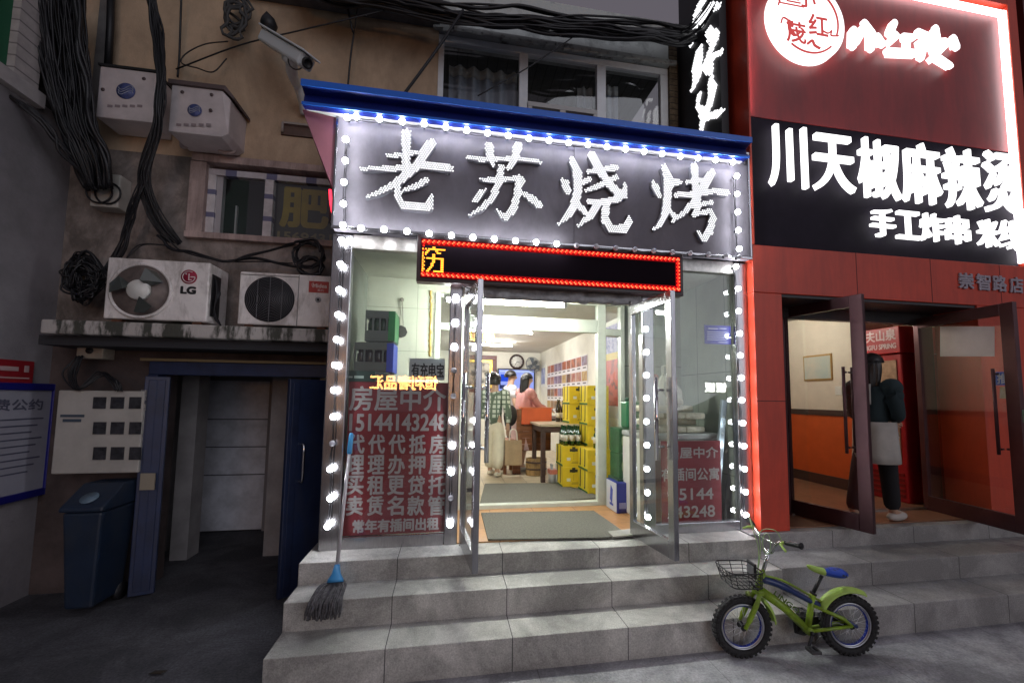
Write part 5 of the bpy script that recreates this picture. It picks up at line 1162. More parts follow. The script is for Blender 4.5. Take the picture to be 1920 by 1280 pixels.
# ------------------------------------------------------------------ red noodle shop on the right
red_p = mat('red_cladding', (.62, .062, .028), .42, n=.08, ns=3); red_d = mat('maroon_cladding', (.36, .028, .028), .42, n=.08, ns=3); blackp = mat('black_sign_panel', (.018, .014, .024), .6, n=.2, ns=3, spec=.12)
redshop = thing('red_shop_building', 'red and black clad noodle shopfront with lit white characters and an open brown glass door', 'shop', (4.5, RS, P))
RX = 6.12
b = MB(); b.box(2.80, 3.10, RS, RS+.42, P+.006, 2.74); b.build('pillar', red_p, redshop, .006)
b = MB(); b.box(5.42, 6.4, RS, RS+.42, P+.006, 2.74); b.build('pillar', red_p, redshop, .006)
b = MB(); b.box(2.80, 6.4, RS, RS+.42, 2.742, 3.20); b.build('lintel', red_p, redshop, .006)
b = MB(); b.box(2.835, RX, RS+.06, RS+.3, 3.20, 4.52); b.build('black_panel', blackp, redshop)
b = MB(); b.box(2.835, RX, RS+.055, RS+.3, 4.523, 6.6); b.build('red_panel', red_d, redshop)
b = MB(); b.box(2.80, 2.822, RS-.01, RS+.3, 3.203, 6.6); b.box(RX+.03, RX+.16, RS-.01, RS+.3, 3.203, 6.6); b.box(2.824, RX+.028, RS-.01, RS+.3, 6.24, 6.36); b.build('sign_frame', red_p, redshop, .004)
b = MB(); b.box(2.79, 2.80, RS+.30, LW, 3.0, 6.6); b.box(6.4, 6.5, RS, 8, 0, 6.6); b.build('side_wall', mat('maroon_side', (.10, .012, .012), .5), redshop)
bar = emit('white_light_bar', (1., .97, 1.), 5.)
b = MB(); b.box(RX-.025, RX+.015, RS-.005, RS+.05, 3.25, 6.17); b.build('light_bar', bar, redshop)
b = MB(); b.box(3.4, RX-.026, RS-.005, RS+.05, 6.13, 6.165); b.build('light_bar', bar, redshop)
b = MB(); b.box(2.8235, 2.832, RS+.02, RS+.05, 4.55, 6.2); b.build('light_strip', emit('warm_strip', (1., .92, .9), 14), redshop)
b = MB(); b.box(3.10, 5.42, RS+.42, RS+.5, 2.60, 2.90); b.box(3.10, 5.42, RS+.02, RS+.42, 2.715, 2.741); b.build('soffit', mat('dark_soffit', (.035, .035, .04), .5), redshop)
maroon_metal = mat('brown_door_metal', (.085, .040, .045), .35, .6, .1)
# interior
b = MB(); b.box(3.1, 5.8, RS+.06, 7.2, P+.008, P+.02); b.build('floor', joints('brown_tiles', (.26, .13, .075), (.08, .05, .035), .4, .4, w=.006, r=.35, n=.15, ns=5), redshop)
cream = mat('noodle_cream', (.70, .62, .52), .7, n=.05); orange = mat('noodle_orange', (.62, .11, .025), .5, n=.08); skirting = mat('dark_skirting', (.05, .035, .03), .5)
def shopwall(x0, x1, y0, y1, nx, ny):
    b = MB(); b.box(x0, x1, y0, y1, 1.60, 2.95); b.build('wall', cream, redshop)
    b = MB(); b.box(x0, x1, y0, y1, P+.16, 1.52); b.build('dado', orange, redshop)
    b = MB(); b.box(x0-.012*nx, x1+.0, y0-.012*ny, y1, 1.521, 1.599); b.box(x0-.012*nx, x1, y0-.012*ny, y1, P, P+.159); b.build('skirting', skirting, redshop)
shopwall(5.20, 5.30, 4.80, 7.2, 1, 0); shopwall(3.1, 5.19, 7.2, 7.3, 0, 1); shopwall(3.04, 3.098, RS+.43, 7.2, 0, 0)
b = MB(); b.box(5.30, 5.9, 4.80, 4.86, P, 2.95); b.box(5.8, 5.9, RS+.43, 4.80, P, 2.95); b.build('wall', cream, redshop)
b = MB(); b.box(3.0, 5.9, RS+.43, 7.3, 2.95, 3.02); b.build('ceiling', ceil_m, redshop)
# outer door: frame and two leaves standing open to the street
def bdoor(h, f, z0, z1, label=None):
    a, c = Vector((*h, 0)), Vector((*f, 0)); d = (c-a).normalized(); n = Vector((-d.y, d.x, 0)); L = (c-a).length
    D = MB()
    def bb(s0, s1, lo, hi): D.obox(a+d*((s0+s1)/2)+Vector((0, 0, (lo+hi)/2)), d*((s1-s0)/2), n*.022, Vector((0, 0, (hi-lo)/2)))
    bb(0, .06, z0, z1); bb(L-.11, L, z0, z1); bb(.06, L-.11, z1-.11, z1); bb(.06, L-.11, z0, z0+.15)
    dr = D.build('door', maroon_metal, redshop, .004)
    G = MB(); G.obox(a+d*((.06+L-.11)/2)+Vector((0, 0, (z0+.15+z1-.11)/2)), d*((L-.17)/2), n*.004, Vector((0, 0, (z1-z0-.26)/2))); G.build('glass', clear_m, dr)
    H = MB()
    for s_ in (-1, 1):
        q = a+d*(L-.16)+n*s_*.07; H.tube([q+Vector((0, 0, 1.25)), q+Vector((0, 0, 2.05))], .014, 8)
        for z in (1.3, 2.0): H.tube([a+d*(L-.16)+Vector((0, 0, z))+n*s_*.02, q+Vector((0, 0, z))], .010, 8)
    H.build('handle', maroon_metal, dr); return dr, a, d, n, L
bdoor((3.53, 4.12), (3.745, 3.36), P+.02, 2.72)
dr2, a2, d2, n2, L2 = bdoor((5.20, 4.06), (5.10, 3.10), P+.02, 2.66)
b = MB(); b.box(3.10, 3.50, RS+.44, RS+.50, P+.02, 2.60); b.box(5.25, 5.42, RS+.44, RS+.5, P+.02, 2.6); b.build('door_frame', maroon_metal, redshop, .004)
b = MB(); b.box(3.5, 5.22, RS+.43, RS+.49, P+.02, P+.035); b.build('threshold', steel_d, redshop)
stain(red_p, .22, 2.5, (2.5, 1, .3), .36, .56, (.06, .01, .01)); stain(red_d, .3, 2.5, (2, 1, .4), .36, .56, (.05, .01, .015))
b = MB()
for x in (3.95, 4.85, 5.75): b.box(x, x+.006, RS-.0015, RS, 2.744, 3.198)
for x in (2.80,): b.box(x+.001, x+.30, RS-.0015, RS, 1.72, 1.726)
b.build('cladding_seam', mat('seam_dark_red', (.05, .008, .008), .6), redshop)
# lit lettering
lw_m = emit('lit_letters', (1., .99, 1.), 2.2)
S1 = RS-.0
t = thing('shop_lettering', 'large white lit characters across the black panel of the red shop', 'lettering', (4.3, S1, 3.9))
for ch, r in zip('川天椒麻辣烫', [(1443, 237, 1512, 350), (1526, 255, 1601, 358), (1612, 262, 1686, 371), (1694, 270, 1763, 380), (1772, 280, 1838, 390), (1848, 287, 1913, 398)]):
    x0, x1, z0, z1 = rect(*r, S1); b = MB(); b.text(ch, (x0, S1+.03, z0), (x1-x0, 0, 0), (0, 0, z1-z0), depth=.045, bold=.004); b.build('character', lw_m, t)
t = thing('shop_lettering', 'smaller white lit characters at the lower right of the black panel', 'lettering', (5, S1, 3.5))
for ch, r in zip('手工炸串米线', [(1635, 392, 1678, 443), (1683, 397, 1726, 447), (1729, 401, 1772, 451), (1777, 405, 1818, 456), (1836, 412, 1873, 462), (1878, 414, 1914, 467)]):
    x0, x1, z0, z1 = rect(*r, S1); b = MB(); b.text(ch, (x0, S1+.03, z0), (x1-x0, 0, 0), (0, 0, z1-z0), depth=.04, bold=.003); b.build('character', lw_m, t)
t = thing('shop_lettering', 'small unlit grey characters on the red band above the doors', 'lettering', (5.6, RS, 3))
for ch, r in zip('崇智路店', [(1796, 513, 1822, 541), (1829, 515, 1854, 544), (1859, 518, 1884, 546), (1891, 521, 1915, 549)]):
    x0, x1, z0, z1 = rect(*r, RS); b = MB(); b.text(ch, (x0, RS-.003, z0), (x1-x0, 0, 0), (0, 0, z1-z0), depth=.012, bold=.006); b.build('character', mat('grey_letters', (.38, .34, .40), .4), t)
k1 = 3.5556
XH = [[(785,205,70),(780,310,60)],[(800,290,50),(850,190,70)],[(855,155,60),(905,230,80),(900,325,60)],[(945,240,45),(975,295,60)]]
HONG = [[(1055,155,60),(1030,215,60),(1075,240,50),(1020,285,60)],[(1010,345,65),(1195,355,60)],[(1115,245,55),(1185,250,50)],[(1145,250,48),(1140,345,48)]]
MAO = [[(1215,215,60),(1285,240,45)],[(1330,190,60),(1345,265,50)],[(1215,290,50),(1395,275,50)],[(1260,285,52),(1235,390,50)],[(1305,290,50),(1345,385,60),(1430,440,50)],[(1390,310,50),(1300,400,50)],[(1448,255,60),(1470,315,62)]]
t = thing('shop_lettering', 'three rounded white lit brush characters beside the round white sign', 'lettering', (4.4, S1, 5.3))
cv = lambda x, y: at(1380+x/k1, y/k1, y=S1); mm = (cv(1000, 300)-cv(900, 300)).x/100
for st in (XH, HONG, MAO):
    b = MB(); brush_plates(b, [[(x, y, w*mm*.64) for x, y, w in s] for s in st], cv, S1-.01, .05)
    for s in st:
        for x, y, w in (s[0], s[-1]): b.lathe(cv(x, y)+Vector((0, .02, 0)), [(w*mm*.32, 0), (w*mm*.32, .029+.0002*(x % 7))], 14, axis=(0, -1, 0))
    b.build('character', lw_m, t)
c = at(1508, 44, y=S1); R = (at(1577, 44, y=S1)-at(1438, 44, y=S1)).x/2
t = thing('round_sign', 'round white lit sign with red brush characters and line drawing on the red panel', 'sign', c)
b = MB(); b.lathe(c+Vector((0, .03, 0)), [(R, 0), (R, .07), (R*.97, .075)], 48, axis=(0, -1, 0)); b.build('disc', emit('disc_white', (1., .99, .99), 1.8), t)
pr_ = emit('disc_red_print', (.75, .10, .10), .8); yl_ = c.y-.050
b = MB()
def arc(r_, a0, a1, w=.012): b.tube([Vector((c.x+r_*math.cos(math.radians(a0+(a1-a0)*i/16)), yl_, c.z+r_*math.sin(math.radians(a0+(a1-a0)*i/16)))) for i in range(17)], w, 5)
arc(R*.80, -20, 85, .009); arc(R*.80, 100, 165, .009); arc(R*.82, -125, -45, .010)
for q, ch in ((Vector((-.03, 0, .22)), '小'), (Vector((.10, 0, -.06)), '红'), (Vector((-.16, 0, -.18)), '茂')):
    b.text(ch, (c.x+q.x-.10, yl_-.004, c.z+q.z-.10), (.22, 0, 0), (0, 0, .22), bold=.006)
b.tube([Vector((c.x-R*.78+.30*i/10, yl_, c.z+R*.28+(.04 if i in (0,) else 0))) for i in range(11)], .007, 5); b.tube([Vector((c.x-R*.55+.16*i/10, yl_, c.z+R*.36)) for i in range(11)], .007, 5)
b.tube(spline([Vector((c.x+x*R, yl_, c.z+z*R)) for x, z in ((-.72, -.22), (-.66, -.08), (-.52, -.14), (-.50, -.34), (-.36, -.46), (-.22, -.36))]), [.008]*10+[.018]*10+[.010]*6, 6)
b.tube(spline([Vector((c.x+x*R, yl_, c.z+z*R)) for x, z in ((.36, -.22), (.52, -.26), (.62, -.18), (.60, -.30), (.80, -.28))]), .008, 5)
b.tube(spline([Vector((c.x+x*R, yl_, c.z+z*R)) for x, z in ((-.05, -.62), (.08, -.52), (.14, -.62), (.28, -.68))]), .014, 5)
b.build('red_print', pr_, t)
# vertical sign with upright lit characters beside the red wall
t = thing('vertical_sign', 'dark upright sign with white dotted brush characters between the window and the red shop', 'sign', (2.66, 4.1, 4.4))
b = MB(); b.box(2.64, 2.72, 3.78, 4.56, 4.35, 7.0); b.build('panel', mat('vertical_sign_panel', (.012, .012, .016), .5), t)
VS = [[(1440,0,110),(1400,80,90),(1390,170,80),(1350,340,40)],[(1480,60,60),(1560,50,40)],[(1440,110,100),(1440,180,60)],[(1480,240,70),(1530,300,80),(1480,420,60)],[(1410,380,70),(1395,480,100),(1390,600,80),(1350,690,30)],[(1470,470,110),(1500,550,40)],[(1490,440,50),(1580,390,40)],
 [(1495,600,50),(1510,690,80),(1480,800,80),(1440,900,70),(1425,990,40)],[(1410,720,60),(1400,790,30)],[(1460,880,50),(1560,850,60),(1600,830,20)],[(1400,800,40),(1440,860,60)]]
cvx = lambda x, y: at(960+x/4, y/4, x=2.64)
b = MB()
pts = []
for s in VS:
    for x, y, w in dense(s):
        p = cvx(x, y); wz = (cvx(x, y-w/2)-cvx(x, y+w/2)).z*.5; pts.append((p, wz))
y0 = min(p.y-r for p, r in pts); y1 = max(p.y+r for p, r in pts); z0 = min(p.z-r for p, r in pts); z1 = max(p.z+r for p, r in pts); d = .026; row = 0; z = z0
while z < z1:
    y = y0+(d/2 if row % 2 else 0)
    while y < y1:
        for p, r in pts:
            if ((p.y-y)*.62)**2+(p.z-z)**2 < (r*.85)**2:
                vs = [(2.632, y+.0115*math.cos(2*PI*i/6), z+.0115*math.sin(2*PI*i/6)) for i in range(6)]+[(2.618, y, z)]
                b.add(vs, [(i, (i+1) % 6, 6) for i in range(6)], True); break
        y += d
    z += d*.866; row += 1
b.build('led_dots', led_white, t)
# inside: fridge, picture, switch, tube
t = thing('drinks_fridge', 'tall red drinks fridge with lettering across its header', 'fridge', (5.4, 4.7, P+.02))
fr = mat('fridge_red', (.33, .012, .018), .35, n=.08)
b = MB(); b.box(5.23, 5.75, 4.25, 4.78, P+.021, 2.30); b.build('body', fr, t, .015)
b = MB(); b.box(5.19, 5.75, 4.23, 4.79, 2.301, 2.62); b.build('header', mat('fridge_header', (.42, .02, .025), .35), t, .01)
b = MB(); b.box(5.218, 5.228, 4.31, 4.74, 1.02, 2.22); b.build('glass_front', mat('fridge_inside', (.40, .27, .18), .2, n=.4, ns=6), t)
b = MB()
for z in (1.30, 1.62, 1.95): b.box(5.212, 5.2175, 4.31, 4.74, z, z+.02)
b.build('shelf', mat('fridge_shelf', (.5, .42, .38), .4), t)
b = MB(); b.text('农夫山泉', (5.185, 4.77, 2.46), (0, -.50, 0), (0, 0, .13), bold=.004); b.text('NONGFU SPRING', (5.185, 4.77, 2.36), (0, -.50, 0), (0, 0, .06), bold=.003); b.build('lettering', mat('fridge_letter', (.75, .6, .6), .5), t)
b = MB()
for k in range(5): b.box(5.219, 5.2285, 4.29, 4.75, P+.08+.06*k, P+.115+.06*k)
b.build('grille', mat('grille_red', (.18, .01, .012), .4), t)
x0 = 5.197
t = thing('wall_picture', 'thin gold framed poster on the cream wall of the red shop', 'picture', (x0, 5.4, 1.9))
p0, p1 = at(1507, 668, x=x0), at(1562, 712, x=x0)
b = MB(); b.box(x0-.012, x0+.002, p1.y, p0.y, p1.z, p0.z+.0); b.build('frame', mat('thin_gold', (.45, .28, .10), .4, .4), t)
b = MB(); b.box(x0-.016, x0-.0125, p1.y+.02, p0.y-.02, p1.z+.025, p0.z-.025); b.build('print', mat('poster_pale', (.6, .55, .46), .6, c2=(.42, .50, .48), ns=3), t)
p = at(1573, 732, x=x0); b = MB(); b.box(x0-.012, x0+.002, p.y-.05, p.y+.05, p.z-.06, p.z+.06); tag(b.build('light_switch', white_p, None, .004), 'square white light switch on the cream wall of the red shop', 'switch')
tube_light('fluorescent tube on the ceiling inside the red shop', (4.2, 4.7, 2.90), (4.2, 5.9, 2.90), emit('tube_glow_noodle', (1., .92, .80), 105))
# stickers and paper on the right door leaf
def onleaf(label, pxs, m, txt=None, tm=None, name='sticker'):
    x0, y0, x1, y1 = pxs
    def hit(px, py):
        d = ray(px, py); o = Vector((0, 0, CZ)); tt = (a2-o).dot(n2)/d.dot(n2); return o+d*tt
    q = [hit(x0, y1), hit(x1, y1), hit(x1, y0), hit(x0, y0)]; nn = -n2 if n2.x > 0 else n2
    t = thing(name, label, name, sum(q, Vector())/4)
    b = MB(); b.prism([v+nn*.0055 for v in q], nn*.003); b.build('sheet', m, t)
    if txt: b = MB(); u = q[1]-q[0]; v = q[3]-q[0]; b.text(txt, q[0]+u*.15+v*.12+nn*.0095, u*.7, v*.76, bold=.002); b.build('lettering', tm, t)
paperw = mat('paper_white', (.60, .56, .55), .6, n=.06)
onleaf('blank white paper sheet taped to the right door leaf of the red shop', (1764, 612, 1866, 668), paperw, name='paper')
onleaf('blue square push sticker on the right door leaf', (1868, 697, 1894, 722), mat('sticker_blue', (.08, .16, .52), .5), '推', mat('sticker_letter', (.6, .65, .7), .5))
onleaf('small yellow sticker below the blue push sticker', (1876, 725, 1898, 747), mat('sticker_yellow', (.40, .32, .12), .6, c2=(.55, .52, .45), ns=9))
onleaf('white and green sticker at the right edge of the door leaf', (1909, 768, 1920, 792), mat('sticker_green', (.5, .55, .5), .6, c2=(.05, .3, .1), ns=9))
# ------------------------------------------------------------------ people
def person(label, loc, H, head, feet, hands, lean=0., parts=(), top='shirt', **m):
    """loc = ground point; head = facing angle; feet / hands = (forward, side, up) in metres for left and right"""
    cs, sn = math.cos(head), math.sin(head); o = Vector(loc)
    def T(v): return o+Vector((v[0]*cs-v[1]*sn, v[0]*sn+v[1]*cs, v[2]))
    t = thing('person', label, 'person', o)
    ln = lambda z: lean*max(0, z-.53*H)
    J = []; E = []; Rd = []
    def j(p, r, par=None):
        J.append(Vector(p)); Rd.append(r); 
        if par is not None: E.append((par, len(J)-1))
        return len(J)-1
    U = H
    pel = j((0, 0, .53*U), (.085*U, .06*U)); wa = j((ln(.62*U), 0, .62*U), (.072*U, .052*U), pel); chs = j((ln(.73*U), 0, .73*U), (.076*U, .052*U), wa)
    nk = j((ln(.82*U), 0, .825*U), .034*U, chs); hb = j((ln(.87*U)+.008*U, 0, .872*U), .040*U, nk); hm = j((ln(.93*U)+.014*U, 0, .925*U), (.050*U, .056*U), hb); ht = j((ln(.97*U)+.005*U, 0, .968*U), .036*U, hm)
    no = j((ln(.92*U)+.078*U, 0, .915*U), .010*U, hm)
    arms = []; legs = []
    for s_, hand in ((1, hands[0]), (-1, hands[1])):
        sh = j((ln(.8*U), s_*.100*U, .795*U), .030*U, chs); hp = Vector(hand); sp = J[sh]; d = hp-sp; mid = (sp+hp)/2; bend = max(.0, (.33*U)**2-d.length_squared)**.5*.5
        el = j(mid+Vector((-.35*bend, s_*.5*bend, -.75*bend)), .026*U, sh); wr = j(hp, .018*U, el); dd = (hp-J[el]).normalized(); pa = j(hp+dd*.045*U, (.022*U, .013*U), wr)
        si = dd.cross(Vector((1, .2, 0))); si = si.normalized() if si.length > .1 else Vector((0, 1, 0))
        for k, (off, ln_) in enumerate(((-.018, .038), (-.006, .045), (.006, .042), (.017, .033))):
            q = j(J[pa]+si*off*U+dd*.02*U, .0062*U, pa); q2 = j(J[q]+dd*ln_*.55*U+Vector((.006*U, 0, -.004*U)), .0056*U, q); j(J[q2]+dd*ln_*.45*U+Vector((.012*U, 0, -.008*U)), .0048*U, q2)
        q = j(J[wr]+dd*.02*U-si*.024*U+Vector((.006*U, 0, 0)), .007*U, wr); j(J[q]+dd*.03*U-si*.008*U+Vector((.006*U, 0, 0)), .006*U, q)
        arms.append((sp, J[el], hp))
    for s_, ft in ((1, feet[0]), (-1, feet[1])):
        hi = j((0, s_*.052*U, .50*U), .056*U, pel); fp = Vector(ft); an = fp+Vector((0, 0, .05*U)); d = an-J[hi]; mid = (J[hi]+an)/2; bend = max(0, (.455*U)**2-d.length_squared)**.5*.5
        kn = j(mid+Vector((bend, 0, .02*U)), .037*U, hi); ak = j(an, .025*U, kn); j(fp+Vector((.09*U, s_*.01*U, .022*U)), .020*U, ak)
        legs.append((J[hi], J[kn], an, fp))
    me = skin(J, E, Rd, pel, 1); b = MB(); b.mesh(me, lambda v: T(v)); b.build('body', m.get('skin') or mat('skin_tone', (.48, .30, .21), .5, n=.06), t, smooth=True)
    def cloth(name, vs, es, rs, mt):
        me = skin([Vector(v) for v in vs], es, rs, 0, 1); b = MB(); b.mesh(me, lambda v: T(v))
        if name == top:
            for sp, el, hp in arms: b.ball(T(sp+Vector((0, 0, -.012*U))), .057*U, 12, 8); b.ball(T(sp.lerp(el, .3)), .050*U, 12, 8)
        return b.build(name, mt, t, smooth=True)
    g = m.get('bulk', 1.15); sl_ = m.get('sleeve', 1.)
    hem = m.get('hem', .52)
    vs = [(ln(hem*U), 0, hem*U), (ln(.62*U), 0, .62*U), (ln(.73*U), 0, .735*U), (ln(.81*U), 0, .815*U)]; es = [(0, 1), (1, 2), (2, 3)]; rs = [(.108*U*g, .082*U*g), (.098*U*g, .078*U*g), (.112*U*g, .086*U*g), (.062*U*g, .055*U*g)]
    for (sp, el, hp) in arms:
        i = len(vs); e2 = sp.lerp(el, min(1, sl_*2) if sl_ < .5 else 1.); vs += [sp+Vector((0, 0, .004*U)), e2]; es += [(2, i), (i, i+1)]; rs += [.056*U, .038*U]
        if sl_ >= 1: vs.append(el.lerp(hp, .85)); es.append((i+1, i+2)); rs.append(.030*U*g)
    cloth(top, vs, es, rs, m['shirt'])
    if m.get('skirt'):
        b = MB(); b.sheet(lambda u, v: T((.115*U*(1+.12*v)*math.cos(2*PI*u)*.8, .125*U*(1+.12*v)*math.sin(2*PI*u), (.58-.36*v)*U)), 20, 6); o_ = b.build('skirt', m['skirt'], t); q = o_.modifiers.new('t', 'SOLIDIFY'); q.thickness = .008
    else:
        vs = [(0, 0, .56*U), (0, 0, .50*U)]; es = [(0, 1)]; rs = [(.092*U, .068*U), (.095*U, .068*U)]; w_ = m.get('wide', 1.)
        for (hi, kn, an, fp) in legs: i = len(vs); vs += [hi-Vector((0, 0, .03*U)), kn, an+Vector((0, 0, .01*U))]; es += [(1, i), (i, i+1), (i+1, i+2)]; rs += [.066*U, .052*U*w_, .046*U*w_]
        cloth('trousers', vs, es, rs, m['trousers'])
    for (hi, kn, an, fp) in legs:
        b = MB(); c = T(fp+Vector((.035*U, 0, .028*U))); d = Vector((cs, sn, 0)); n_ = Vector((-sn, cs, 0))
        b.sheet(lambda u, v: c+d*(.085*U*math.cos(PI*(v-.5))*math.cos(2*PI*u))+n_*(.034*U*math.cos(PI*(v-.5))*math.sin(2*PI*u))+Vector((0, 0, .028*U*math.sin(PI*(v-.5))*(1 if v > .5 else .95))), 14, 8); b.build('shoe', m['shoes'], t)
    hc = J[hm]+Vector((-.012*U, 0, .012*U)); b = MB()
    b.sheet(lambda u, v: T(hc+Vector((.066*U*math.cos(PI*(v*.5))*math.cos(2*PI*u), .062*U*math.cos(PI*(v*.5))*math.sin(2*PI*u), .062*U*math.sin(PI*v*.5)))), 18, 8)
    hl = m.get('hair_len', .05); wv = lambda u, v: 1+.10*math.sin(u*23)*v+.06*math.sin(u*51+v*5)
    b.sheet(lambda u, v: T(hc+Vector(((-.064*math.cos((u-.5)*2.9)*wv(u, v)-.012*v*(hl > .1))*U, .062*U*math.sin((u-.5)*2.9)*wv(u, v)*(1-.25*v*v*(hl > .1)), .012*U-v*hl*U*(1-.12*abs(math.sin(u*17)))))), 22, 6)
    if m.get('bun'): b.ball(T(hc+Vector((-.06*U, 0, .045*U))), .030*U, 10, 8)
    hr = b.build('hair', mat('black_hair', (.012, .010, .010), .4, n=.4, ns=60), t); q = hr.modifiers.new('t', 'SOLIDIFY'); q.thickness = .012; q.offset = -1
    return t, T, J, arms
plaid = joints('plaid_cloth', (.50, .55, .47), (.11, .15, .11), .07, .07, .07, w=.022, r=.85, n=.1, b=0)
pz = P+.012
wp = at(925, 892, z=pz)
t, T, J, arms = person('person in a green plaid shirt and cream trousers holding a paper bag', wp, 1.54, math.radians(62), [(.03, .07, 0), (-.08, -.09, 0)], [(.12, .17, .84), (.02, -.22, .76)], hem=.46, bulk=1.08, wide=1.35, shirt=plaid, trousers=mat('cream_trousers', (.62, .57, .44), .8, n=.08), shoes=mat('cream_shoes', (.55, .5, .4), .6), hair_len=.07, bun=True)
hp = T((.02, -.30, .66)); c = hp
t = thing('paper_bag', 'brown kraft paper bag with white string handles held by the person in plaid', 'bag', c)
b = MB(); w_, d_, h_ = .125, .055, .36; zz = c.z-.12
b.add([(c.x-w_, c.y-d_, zz-h_), (c.x+w_, c.y-d_, zz-h_), (c.x+w_, c.y+d_, zz-h_), (c.x-w_, c.y+d_, zz-h_), (c.x-w_, c.y-d_*.5, zz), (c.x+w_, c.y-d_*.5, zz), (c.x+w_, c.y+d_*.5, zz), (c.x-w_, c.y+d_*.5, zz)], [(3, 2, 1, 0), (0, 1, 5, 4), (1, 2, 6, 5), (2, 3, 7, 6), (3, 0, 4, 7)]); o = b.build('bag_body', mat('kraft_paper', (.36, .25, .14), .7, n=.12, ns=12), t)
b = MB()
for s_ in (-1, 1): b.tube(spline([(c.x-.06, c.y+s_*.02, zz-.02), (c.x-.04, c.y+s_*.02, zz+.14), (c.x+.04, c.y+s_*.02, zz+.14), (c.x+.06, c.y+s_*.02, zz-.02)]), .008, 5)
b.build('handle', mat('white_cord', (.7, .68, .62), .7), t)
t = thing('handbag', 'soft black handbag at the hip of the person in plaid', 'bag', T((.05, -.22, .92)))
b = MB(); b.ball(T((.05, -.24, .90)), .13, 12, 8, (.8, .6, 1.25)); b.build('bag_body', mat('black_leather', (.015, .014, .016), .4, b=.4, bs=30), t)
b = MB(); b.tube(spline([T((.03, -.24, 1.0)), T((.0, -.2, 1.2)), T((0, -.12, 1.32))]), .01, 6); b.build('strap', black, t)
mp = at(956, 872, z=pz); mp = Vector((at(956, 760, y=7.75).x, 7.75, pz))
person('man in a white short sleeved shirt looking to the right below the television', mp, 1.66, math.radians(5), [(.05, .09, 0), (-.05, -.09, 0)], [(.28, .10, 1.02), (.22, -.16, 1.0)], sleeve=.3, shirt=mat('white_cotton', (.62, .62, .66), .85), trousers=mat('dark_blue_cloth', (.05, .055, .09), .85), shoes=black, hair_len=.03)
gp = Vector((at(984, 760, y=7.05).x-.04, 7.05, pz))
person('woman with long black hair in a pink shirt and skirt leaning over the booth', gp, 1.58, math.radians(20), [(.03, .08, 0), (-.06, -.08, 0)], [(.42, .16, .98), (.42, -.10, .98)], lean=.12, hem=.50, bulk=1.2, shirt=mat('pink_shirt', (.50, .24, .23), .85, n=.1), skirt=mat('pale_pink_skirt', (.55, .40, .40), .85, n=.08), shoes=mat('grey_shoes', (.35, .35, .36), .6), hair_len=.17)
rp = at(1652, 968, z=P+.02); rp = Vector((4.20, 3.72, P+.02))
t, T, J, arms = person('woman in a dark teal top, pale apron and black trousers walking past the brown door', rp, 1.66, math.radians(12), [(-.30, .05, 0), (.12, -.06, 0)], [(.20, .06, .98), (.20, -.05, 1.0)], hem=.52, bulk=1.1, shirt=mat('dark_teal', (.014, .030, .036), .85), trousers=mat('black_cloth', (.010, .010, .013), .9), shoes=mat('white_shoes', (.5, .46, .42), .6), hair_len=.20)
ap = mat('apron_cloth', (.42, .40, .37), .85, n=.1)
b = MB(); b.sheet(lambda u, v: T((.155*math.cos(1.9+3.3*u)*(1+.12*v)+.01*math.sin(u*19), .175*math.sin(1.9+3.3*u)*(1+.1*v), .97-.40*v)), 20, 5); o = b.build('apron', ap, t); q = o.modifiers.new('t', 'SOLIDIFY'); q.thickness = .008
b = MB(); b.sheet(lambda u, v: T((-.145+.0*u-.01*v, -.06-.02*u*(1-v)+.10*u*(1-v), 1.34-.20*v)), 6, 4); o = b.build('collar', ap, t); q = o.modifiers.new('t', 'SOLIDIFY'); q.thickness = .02
# ------------------------------------------------------------------ mop
top = at(659, 812, y=F-.035); col = at(629, 1088, y=3.26)
t = thing('mop', 'wet grey string mop with a blue collar leaning on the shop window', 'mop', col)
d = (top-col).normalized()
b = MB(); b.tube([col+d*.06, top-d*.16], .0125, 10); b.build('handle', mat('mop_pole', (.55, .53, .55), .35, .3), t)
b = MB(); b.tube([top-d*.165, top-d*.15, top-d*.02, top], [.014, .018, .018, .012], 10); b.build('grip', mat('mop_blue', (.05, .30, .60), .4), t)
b = MB(); b.tube([col-d*.01, col+d*.01, col+d*.045, col+d*.10], [.055, .05, .028, .017], 14); b.build('collar', mat('mop_blue2', (.04, .24, .52), .4), t)
b = MB(); rr = random.Random(9)
for k in range(170):
    a = rr.uniform(0, 2*PI); q = rr.uniform(.2, 1.); R = .036*q
    p0 = col+Vector((.04*math.cos(a)*q, .035*math.sin(a)*q, -.005)); out = Vector((math.cos(a)*R*1.3-.012, math.sin(a)*R*.8-.03, 0))
    yl_ = max(3.0, 3.13-.02*rr.random()); L = rr.uniform(.10, .165)
    p1 = p0+Vector((out.x, out.y*.7, -.015)); p2 = Vector((p0.x+out.x*1.25-.012, min(3.165, p0.y+out.y-.07), col.z-.045-rr.uniform(0, .02))); p2.z = max(p2.z, Z2+.01 if p2.y > 3.185 else 0)
    p3 = Vector((p2.x+rr.uniform(-.012, .012)-.008, min(p2.y-.02, 3.155)-rr.uniform(0, .02), col.z-L*.72)); p4 = Vector((p3.x+rr.uniform(-.012, .012)-.004, p3.y+rr.uniform(-.008, .01), col.z-L-.02))
    b.tube(spline([p0, p1, p2, p3, p4], 4), rr.uniform(.0048, .0068), 5)
b.build('strings', mat('mop_yarn', (.095, .092, .10), .9, n=.5, ns=40), t)

